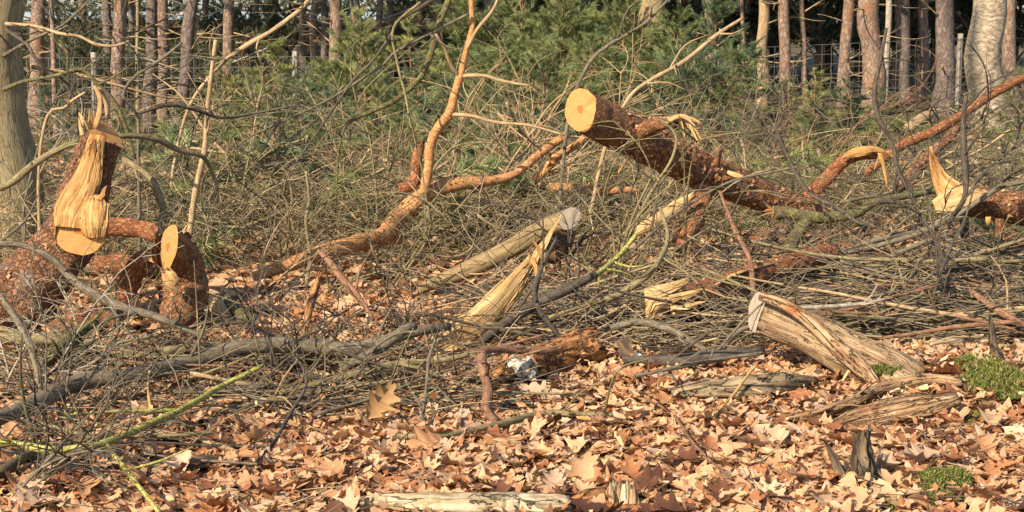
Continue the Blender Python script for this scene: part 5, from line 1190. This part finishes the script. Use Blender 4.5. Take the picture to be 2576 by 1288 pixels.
SH = [
 (60, 720, 1.1, 'bare twiggy shrub in front of the thick left tree', 'branch_grey', .3), (-30, 600, 1.2, 'bare shrub at the left edge whose twigs cross the thick trunk', 'branch_pale', .5),
 (200, 640, 1.35, 'bare shrub behind the top of the upright torn log', 'branch_grey', .1), (420, 560, 1.3, 'bare dark shrub between the torn log and the cut sapling pole', 'branch_grey', .2),
 (560, 600, 1.0, 'tangled bare shrub right of the cut sapling pole', 'branch_olive', .1), (330, 830, .5, 'low bare twigs in front of the two left logs', 'branch_grey', .2),
 (180, 870, .5, 'bare twigs rising in front of the base of the torn log', 'branch_pale', -.2), (760, 620, 1.0, 'bare shrub among the dark pines left of centre', 'branch_olive', .2),
 (930, 640, 1.1, 'curly olive shrub in front of the orange limb', 'branch_olive', 0), (1060, 640, 1.0, 'curly bare shrub beneath the tall orange fork', 'branch_olive', .3),
 (1250, 600, 1.3, 'bare shrub right of the tall orange fork', 'branch_tan', .1), (1380, 560, 1.3, 'pale bare shrub left of the sawn end of the raised log', 'branch_tan', -.1),
 (1480, 700, .9, 'bare olive shrub standing in front of the lower raised log', 'branch_olive', .3), (1600, 720, .9, 'tangled shrub in front of the limb under the raised log', 'branch_grey', .2),
 (1720, 690, .95, 'bare twigs crossing the middle of the raised log', 'branch_olive', .1), (1700, 470, 1.3, 'bare shrub behind the shredded stub of the raised log', 'branch_grey', .1),
 (1860, 480, 1.2, 'dark bare shrub behind the right half of the raised log', 'branch_grey', .2), (1980, 600, 1.1, 'dark bare shrub beside the mossy limb', 'branch_dark', .2),
 (2140, 640, 1.2, 'tall dark bare shrub in front of the snapped limb', 'branch_dark', .1), (2300, 640, 1.0, 'bare shrub left of the notched log', 'branch_dark', .2),
 (2450, 660, 1.1, 'dark bare shrub in front of the notched log', 'branch_dark', .2), (2330, 860, .8, 'thin dark twigs standing behind the white wood strip', 'branch_dark', .1),
 (2560, 560, .9, 'bare shrub at the right edge behind the notched log', 'branch_grey', -.3), (1560, 430, 1.2, 'bare shrub above the raised log against the green pines', 'branch_tan', .3),
 (620, 470, 1.0, 'yellowish bare shrub below the dark pines at left', 'branch_tan', .2), (1130, 470, 1.2, 'bare grey shrub behind the tall orange fork', 'branch_grey', -.3),
 (1960, 420, 1.0, 'bare shrub in front of the yellow-green sapling', 'branch_brown', .1), (880, 860, .5, 'low bare twigs over the long grey branch', 'branch_grey', .3),
 (100, 1090, .5, 'low twigs over the lichen branch at lower left', 'branch_grey', .4), (700, 1000, .5, 'low dark twigs in front of the left heap', 'branch_dark', .3),
 (20, 1270, .55, 'bare twigs at the bottom left corner', 'branch_grey', .5), (1500, 830, .6, 'low shrub stems between the slab and split reddish log', 'branch_grey', .2),
]
for k, (px, py, h, lb, mt, ln_) in enumerate(SH + SH2):
    shrub(px, py, h, lb, 700 + k, mt, ln_, .65, (2 if px < 500 or 1550 < px < 2000 else 3) if 590 < py < 880 else 5 if h > .7 else 4, r0=.0115 if h > .7 else .007)

def twigmass(name, label, seed, n, pxr, depr, hfun, Lr, rr, angs, rise, wig, mat, hp=1.3):
    r = np.random.RandomState(seed); K = 7; M = 3
    dep = r.uniform(depr[0], depr[1], n); x = (r.uniform(pxr[0], pxr[1], n) - 1288) / F * dep
    g = np.array([gz(a, b) for a, b in zip(x, dep)]); hm = np.array([hfun(a, b) for a, b in zip(x, dep)])
    c = np.stack([x, dep, g + .02 + hm * r.rand(n) ** hp], 1)
    ang = r.normal(0, angs, n) + np.pi * r.randint(0, 2, n); dz = r.normal(0, rise, n)
    L = r.uniform(Lr[0], Lr[1], n); R = r.uniform(rr[0], rr[1], n)
    cv = r.normal(0, wig, n); cz = r.normal(0, wig, n)
    d = np.stack([np.cos(ang), np.sin(ang), dz], 1); d /= np.linalg.norm(d, axis=1)[:, None]
    p = c - d * (L * .5)[:, None]; V = []
    s = np.stack([-np.sin(ang), np.cos(ang), np.zeros(n)], 1); u = np.cross(d, s)
    for i in range(K):
        pp = p.copy(); pp[:, 2] = np.maximum(pp[:, 2], g + .008)
        for j in range(M):
            a = 2 * np.pi * j / M
            V.append(pp + (s * np.cos(a) + u * np.sin(a)) * (R * (1 - .7 * i / (K - 1)))[:, None])
        ang2 = ang + cv * (i + 1) / K * 1.2 + r.normal(0, wig * .5, n); dz = dz + cz / K + r.normal(0, wig * .22, n)
        d = np.stack([np.cos(ang2), np.sin(ang2), dz], 1); d /= np.linalg.norm(d, axis=1)[:, None]
        p = p + d * (L / (K - 1))[:, None]
    V = np.stack(V, 1).reshape(-1, 3)
    f = []
    for i in range(K - 1):
        for j in range(M):
            f.append((i * M + j, i * M + (j + 1) % M, (i + 1) * M + (j + 1) % M, (i + 1) * M + j))
    f = np.array(f); Fc = (f[None] + (np.arange(n) * K * M)[:, None, None]).reshape(-1, 4)
    tag(link(name, npmesh(name, V, Fc, mat, np.repeat(r.rand(n), K * M), True)), label, 'twigs', None, 'stuff')
twigmass('brush_twigs', 'mass of grey twigs filling the wide right brush heap', 801, 1500, (1850, 2800), (8.0, 10.2), bell(7.5, 11.2, .25), (.3, 1.2), (.003, .008), .4, .12, .3, 'twig_mass')
twigmass('brush_twigs', 'grey twigs between the torn slab and the weathered log', 807, 1250, (1200, 1950), (7.8, 9.6), bell(7.4, 10.4, .17), (.2, .9), (.0025, .0065), .7, .2, .5, 'twig_mass')
twigmass('brush_twigs', 'mass of grey twigs filling the low left brush heap', 802, 950, (-200, 1200), (6.6, 8.0), bell(6.0, 9.4, .10), (.15, .7), (.002, .0055), .8, .2, .6, 'twig_mass')
twigmass('brush_twigs', 'mass of thin olive twigs in the middle tangle', 803, 4200, (-200, 1500), (10.3, 14), lambda x, y: .42, (.2, .8), (.002, .005), 1.2, .5, 1.0, 'twig_tangle', 1.6)
twigmass('brush_twigs', 'mass of thin twigs in the tangle behind the raised log', 804, 3800, (1200, 2800), (11.3, 16), lambda x, y: .42, (.2, .9), (.002, .005), 1.2, .5, 1.0, 'twig_tangle', 1.6)
twigmass('brush_twigs', 'loose twigs scattered over the fallen leaves in front', 805, 420, (-100, 2700), (5.0, 7.4), lambda x, y: .05, (.1, .5), (.0015, .004), 1.2, .1, .4, 'twig_mass')
twigmass('brush_twigs', 'dry twigs and dead branches around the feet of the far pines', 806, 2000, (-200, 2800), (15, 25), lambda x, y: .7, (.3, 1.2), (.003, .006), 1.2, .5, .7, 'twig_tangle', 2.0)

# ------------------------------------------------------------------ leaves, chips, grass, moss
def leaf_hi(seed, N=25):
    r = np.random.RandomState(seed); V = []
    curl, bend, tw, ph = r.uniform(-1.0, 1.4), r.uniform(-.8, 1.1), r.uniform(-.6, .6), r.uniform(-.1, .1)
    for i in range(N):
        t = i / (N - 1); env = .40 * math.sin(math.pi * min(1, t * .93 + .05)) ** .75
        q = (t * 3.6 + ph) % 1.0; lobe = .5 - .5 * math.cos(2 * math.pi * q)
        for sgn in (-1, 0, 1):
            w = max(.008, env * (.52 + .48 * lobe)) * r.uniform(.88, 1.1); x = t - .5 + (.10 * lobe if sgn else 0); y = sgn * w
            V.append((x, y, curl * y * y * 1.4 + bend * x * x * .5 + tw * x * y + (.03 * math.sin(9 * x + seed) if sgn else -.035)))
    return np.array(V), np.array([(i * 3 + j, i * 3 + j + 1, (i + 1) * 3 + j + 1, (i + 1) * 3 + j) for i in range(N - 1) for j in range(2)])
LV = [leaf_hi(900 + k, 13) for k in range(16)]
LL = [leaf_hi(930 + k, 9) for k in range(12)]
def eul(ax, ay, az):
    cx, sx, cy, sy, cz_, sz = np.cos(ax), np.sin(ax), np.cos(ay), np.sin(ay), np.cos(az), np.sin(az)
    R = np.empty((len(ax), 3, 3))
    R[:, 0, 0] = cz_ * cy; R[:, 0, 1] = cz_ * sy * sx - sz * cx; R[:, 0, 2] = cz_ * sy * cx + sz * sx
    R[:, 1, 0] = sz * cy; R[:, 1, 1] = sz * sy * sx + cz_ * cx; R[:, 1, 2] = sz * sy * cx - cz_ * sx
    R[:, 2, 0] = -sy; R[:, 2, 1] = cy * sx; R[:, 2, 2] = cy * cx
    return R
def leafmass(name, label, seed, n, depr, tilt, zr, smin, smax, variants, pxr=(-250, 2830)):
    r = np.random.RandomState(seed); VV, FF, RR = [], [], []; off = 0
    y = np.sqrt(r.uniform(depr[0] ** 2, depr[1] ** 2, n)); x = (r.uniform(pxr[0], pxr[1], n) - 1288) / F * y
    g = np.array([gz(a, b) for a, b in zip(x, y)]); z = g + .004 + zr * r.rand(n)
    s = r.uniform(smin, smax, n); R = eul(r.normal(0, tilt, n), r.normal(0, tilt, n), r.uniform(0, 6.283, n))
    rnd = np.clip(r.beta(2.3, 1.6, n), 0, 1); pick = r.randint(0, len(variants), n)
    for k, (V, f) in enumerate(variants):
        idx = np.where(pick == k)[0]; m = len(idx)
        W = np.einsum('nij,vj->nvi', R[idx], V) * s[idx][:, None, None] + np.stack([x[idx], y[idx], z[idx]], 1)[:, None, :]
        VV.append(W.reshape(-1, 3)); FF.append((f[None] + (np.arange(m) * len(V))[:, None, None]).reshape(-1, f.shape[1]) + off)
        RR.append(np.repeat(rnd[idx], len(V))); off += m * len(V)
    tag(link(name, npmesh(name, np.concatenate(VV), np.concatenate(FF), 'leaf_mass', np.concatenate(RR), True)), label, 'leaves', None, 'stuff')
leafmass('leaf_litter', 'thick litter of fallen brown oak leaves in the foreground', 951, 12500, (4.6, 8.2), .19, .045, .06, .16, LV)
leafmass('leaf_litter', 'fallen oak leaves under and between the brush', 952, 8000, (8.2, 12.5), .26, .05, .08, .15, LL)
leafmass('leaf_litter', 'thin scatter of fallen leaves towards the pines', 953, 4500, (12.5, 24), .3, .04, .08, .15, LL)

r = np.random.RandomState(960); n = 16000
y = np.sqrt(r.uniform(4.6 ** 2, 9.5 ** 2, n)); x = (r.uniform(-250, 2830, n) - 1288) / F * y
g = np.array([gz(a, b) for a, b in zip(x, y)])
R = eul(r.normal(0, .6, n), r.normal(0, .6, n), r.uniform(0, 6.283, n))
q = np.array([(-1, -.4, .1), (.1, -.6, -.1), (1, 0, .15), (.2, .5, -.05), (-.7, .45, .1)])[None] * r.uniform(.5, 1.4, (n, 5, 3))
W = np.einsum('nij,nvj->nvi', R, q) * r.uniform(.008, .026, n)[:, None, None] + np.stack([x, y, g + r.uniform(.03, .075, n)], 1)[:, None]
i5 = np.arange(n) * 5
tag(link('leaf_crumbs', npmesh('leaf_crumbs', W.reshape(-1, 3), np.concatenate([np.stack([i5, i5 + 1, i5 + 2], 1), np.stack([i5, i5 + 2, i5 + 3], 1), np.stack([i5, i5 + 3, i5 + 4], 1)]), 'leaf_mass', np.repeat(r.beta(1.5, 1.2, n), 5))), 'crumbled bits of leaf and bark over the litter', 'leaf crumbs', None, 'stuff')
LH = [leaf_hi(970 + k) for k in range(10)]
LM = []
for k, (V, f) in enumerate(LH):
    me = npmesh('leaf', V, f, 'leaf_single', None, True); LM.append(me)
r = random.Random(77); cnt = 0
while cnt < 292:
    d = math.sqrt(r.uniform(5.0 ** 2, 7.6 ** 2)); px = r.uniform(-40, 2620); x = X(px, d)
    if px < 1000 and d > 6.9 and r.random() < .7: continue
    o = link('leaf', LM[r.randrange(10)], ground); o.location = (x, d, gz(x, d) + r.uniform(.045, .07)); s = r.uniform(.10, .175); o.scale = (s, s * r.uniform(.85, 1.1), s)
    o.rotation_euler = (r.gauss(0, .22), r.gauss(0, .22), r.uniform(0, 6.28)); cnt += 1
# the one leaf that stands up in front of the heap, and a few more that stand out
solid('leaf_tan', (0.29, 0.165, 0.066), .6)
for k, (px, py, dep, s, rot, lb) in enumerate([(955, 1010, 6.55, .165, (1.15, -.8, .65), 'large tan oak leaf standing upright in front of the left heap'), (1575, 880, 7.5, .17, (1.2, -.5, 1.2), 'orange-brown oak leaf standing upright behind the rotten orange log'),
                                         (1455, 1200, 5.75, .17, (1.35, -1.0, .2), 'reddish oak leaf standing on edge above the bleached log'), (168, 1225, 5.78, .15, (1.1, -.9, .3), 'reddish brown oak leaf standing up at the lower left')]):
    me = npmesh('oak_leaf', LH[k + 3][0], LH[k + 3][1], 'leaf_tan' if k == 0 else 'leaf_single', None, True)
    o = tag(link('oak_leaf', me), lb, 'leaf'); o.location = P(px, py, dep); o.rotation_euler = rot; o.scale = (s, s, s)

# wood chips
r = np.random.RandomState(66); n = 280
cxp = np.array([(1200, 8.0), (1650, 8.5), (430, 8.3), (230, 8.2), (1350, 7.5), (1000, 7.6), (2250, 7.1), (1700, 7.2), (600, 7.0), (1500, 6.2)])
pk = r.randint(0, len(cxp), n); dep = cxp[pk, 1] + r.normal(0, .35, n); x = (cxp[pk, 0] + r.normal(0, 170, n) - 1288) / F * dep
g = np.array([gz(a, b) for a, b in zip(x, dep)]); R = eul(r.normal(0, .5, n), r.normal(0, .5, n), r.uniform(0, 6.28, n))
bx = np.array([(-1, -.35, -.12), (1, -.2, -.1), (.8, .3, -.12), (-.9, .4, -.1), (-.9, -.3, .12), (.9, -.25, .08), (.85, .25, .12), (-1, .35, .1)])
W = np.einsum('nij,vj->nvi', R, bx) * (r.uniform(.006, .024, n)[:, None] * r.uniform(.6, 1.5, (n, 3)))[:, None, :] + np.stack([x, dep, g + r.uniform(.04, .12, n)], 1)[:, None]
f = np.array([(0, 3, 2, 1), (4, 5, 6, 7), (0, 1, 5, 4), (1, 2, 6, 5), (2, 3, 7, 6), (3, 0, 4, 7)])
tag(link('wood_chips', npmesh('wood_chips', W.reshape(-1, 3), (f[None] + (np.arange(n) * 8)[:, None, None]).reshape(-1, 4), 'chip_mass', np.repeat(r.rand(n), 8))), 'pale fresh wood chips scattered round the sawn logs', 'wood chips', None, 'stuff')

def blades(name, label, cat, seed, pts, h, w, mat, kind=None, lean=.5):
    r = np.random.RandomState(seed); n = len(pts); p = np.array(pts)
    a = r.uniform(0, 6.283, n); l = r.uniform(0, lean, n); H = h * r.uniform(.5, 1.2, n)
    d = np.stack([np.cos(a) * l, np.sin(a) * l, np.ones(n)], 1); s = np.stack([-np.sin(a), np.cos(a), np.zeros(n)], 1) * w
    V = np.stack([p - s, p + s, p + d * (H * .6)[:, None] + s * .6, p + d * (H * .6)[:, None] - s * .6, p + d * H[:, None] + np.stack([np.cos(a), np.sin(a), -.4 * np.ones(n)], 1) * (H * l * .5)[:, None]], 1).reshape(-1, 3)
    i = np.arange(n) * 5
    Fc = np.concatenate([np.stack([i, i + 1, i + 2], 1), np.stack([i, i + 2, i + 3], 1), np.stack([i + 3, i + 2, i + 4], 1)])
    return tag(link(name, npmesh(name, V, Fc, mat, np.repeat(r.rand(n), 5))), label, cat, None, kind)
r = np.random.RandomState(5); gp = []
while len(gp) < 15000:
    d = r.uniform(12.2, 24); px = r.uniform(1850, 2750)
    x = X(px, d)
    if noise.noise((x * .8, d * .8, 2)) < -.12: continue
    gp.append((x, d, gz(x, d)))
blades('grass', 'green and straw-coloured grass between the right limbs and the pines', 'grass', 51, gp, .17, .006, 'grass_green', 'stuff')
gp = []
while len(gp) < 6000:
    d = r.uniform(10.5, 24); px = r.uniform(-150, 1850); x = X(px, d)
    if noise.noise((x * .9, d * .9, 7)) < .05: continue
    gp.append((x, d, gz(x, d)))
blades('grass', 'sparse dry grass under the brush of the left half', 'grass', 52, gp, .14, .005, 'grass_green', 'stuff')

def moss(px, py, wpx, hpx, label, seed, n=2600, z=-.015, hgt=.018):
    c = G(px, py); rx = rad(wpx / 2, c.y); ry = rx * .9 if hpx is None else hpx; r = np.random.RandomState(seed); pts = []
    while len(pts) < n:
        a, b = r.uniform(-1, 1, 2); q = a * a + b * b
        if q > 1 + .9 * noise.noise((a * 2 + seed, b * 2, 0)) or noise.noise((a * 5, b * 5 + seed, 3)) > .12 + .5 * (1 - q): continue
        x, y = c.x + a * rx, c.y + b * ry
        pts.append((x, y, gz(x, y) + z + hgt * 1.2 * max(0, 1 - q) + .034 + .02 * noise.noise((x * 14, y * 14, 1))))
    blades('moss_patch', label, 'moss', seed, pts, hgt, .0042, 'moss_green', None, .7)
moss(2500, 985, 190, .26, 'bright green moss carpet over the mound at the right edge', 61, 3800, .025)
moss(2300, 1268, 300, .20, 'bright moss cushion among leaves at the bottom right corner', 62, 4200)
moss(2380, 1248, 150, .12, 'rounded moss cushion on the right, beside the lowest one', 68, 2000, .02)
moss(1925, 1105, 80, .06, 'small bright moss tuft left of the driftwood roots', 63, 1300)
moss(2222, 978, 110, .08, 'dark moss tuft on the foot of the weathered log', 64, 1800, .05)
moss(490, 1080, 90, .07, 'yellowish moss tuft near the lichen branch at left', 65, 1100)
moss(1340, 1232, 50, .04, 'tiny moss tuft above the bleached log', 66, 500)
moss(2450, 1075, 110, .08, 'thin moss patch between the mound and the root slabs', 67, 1200)
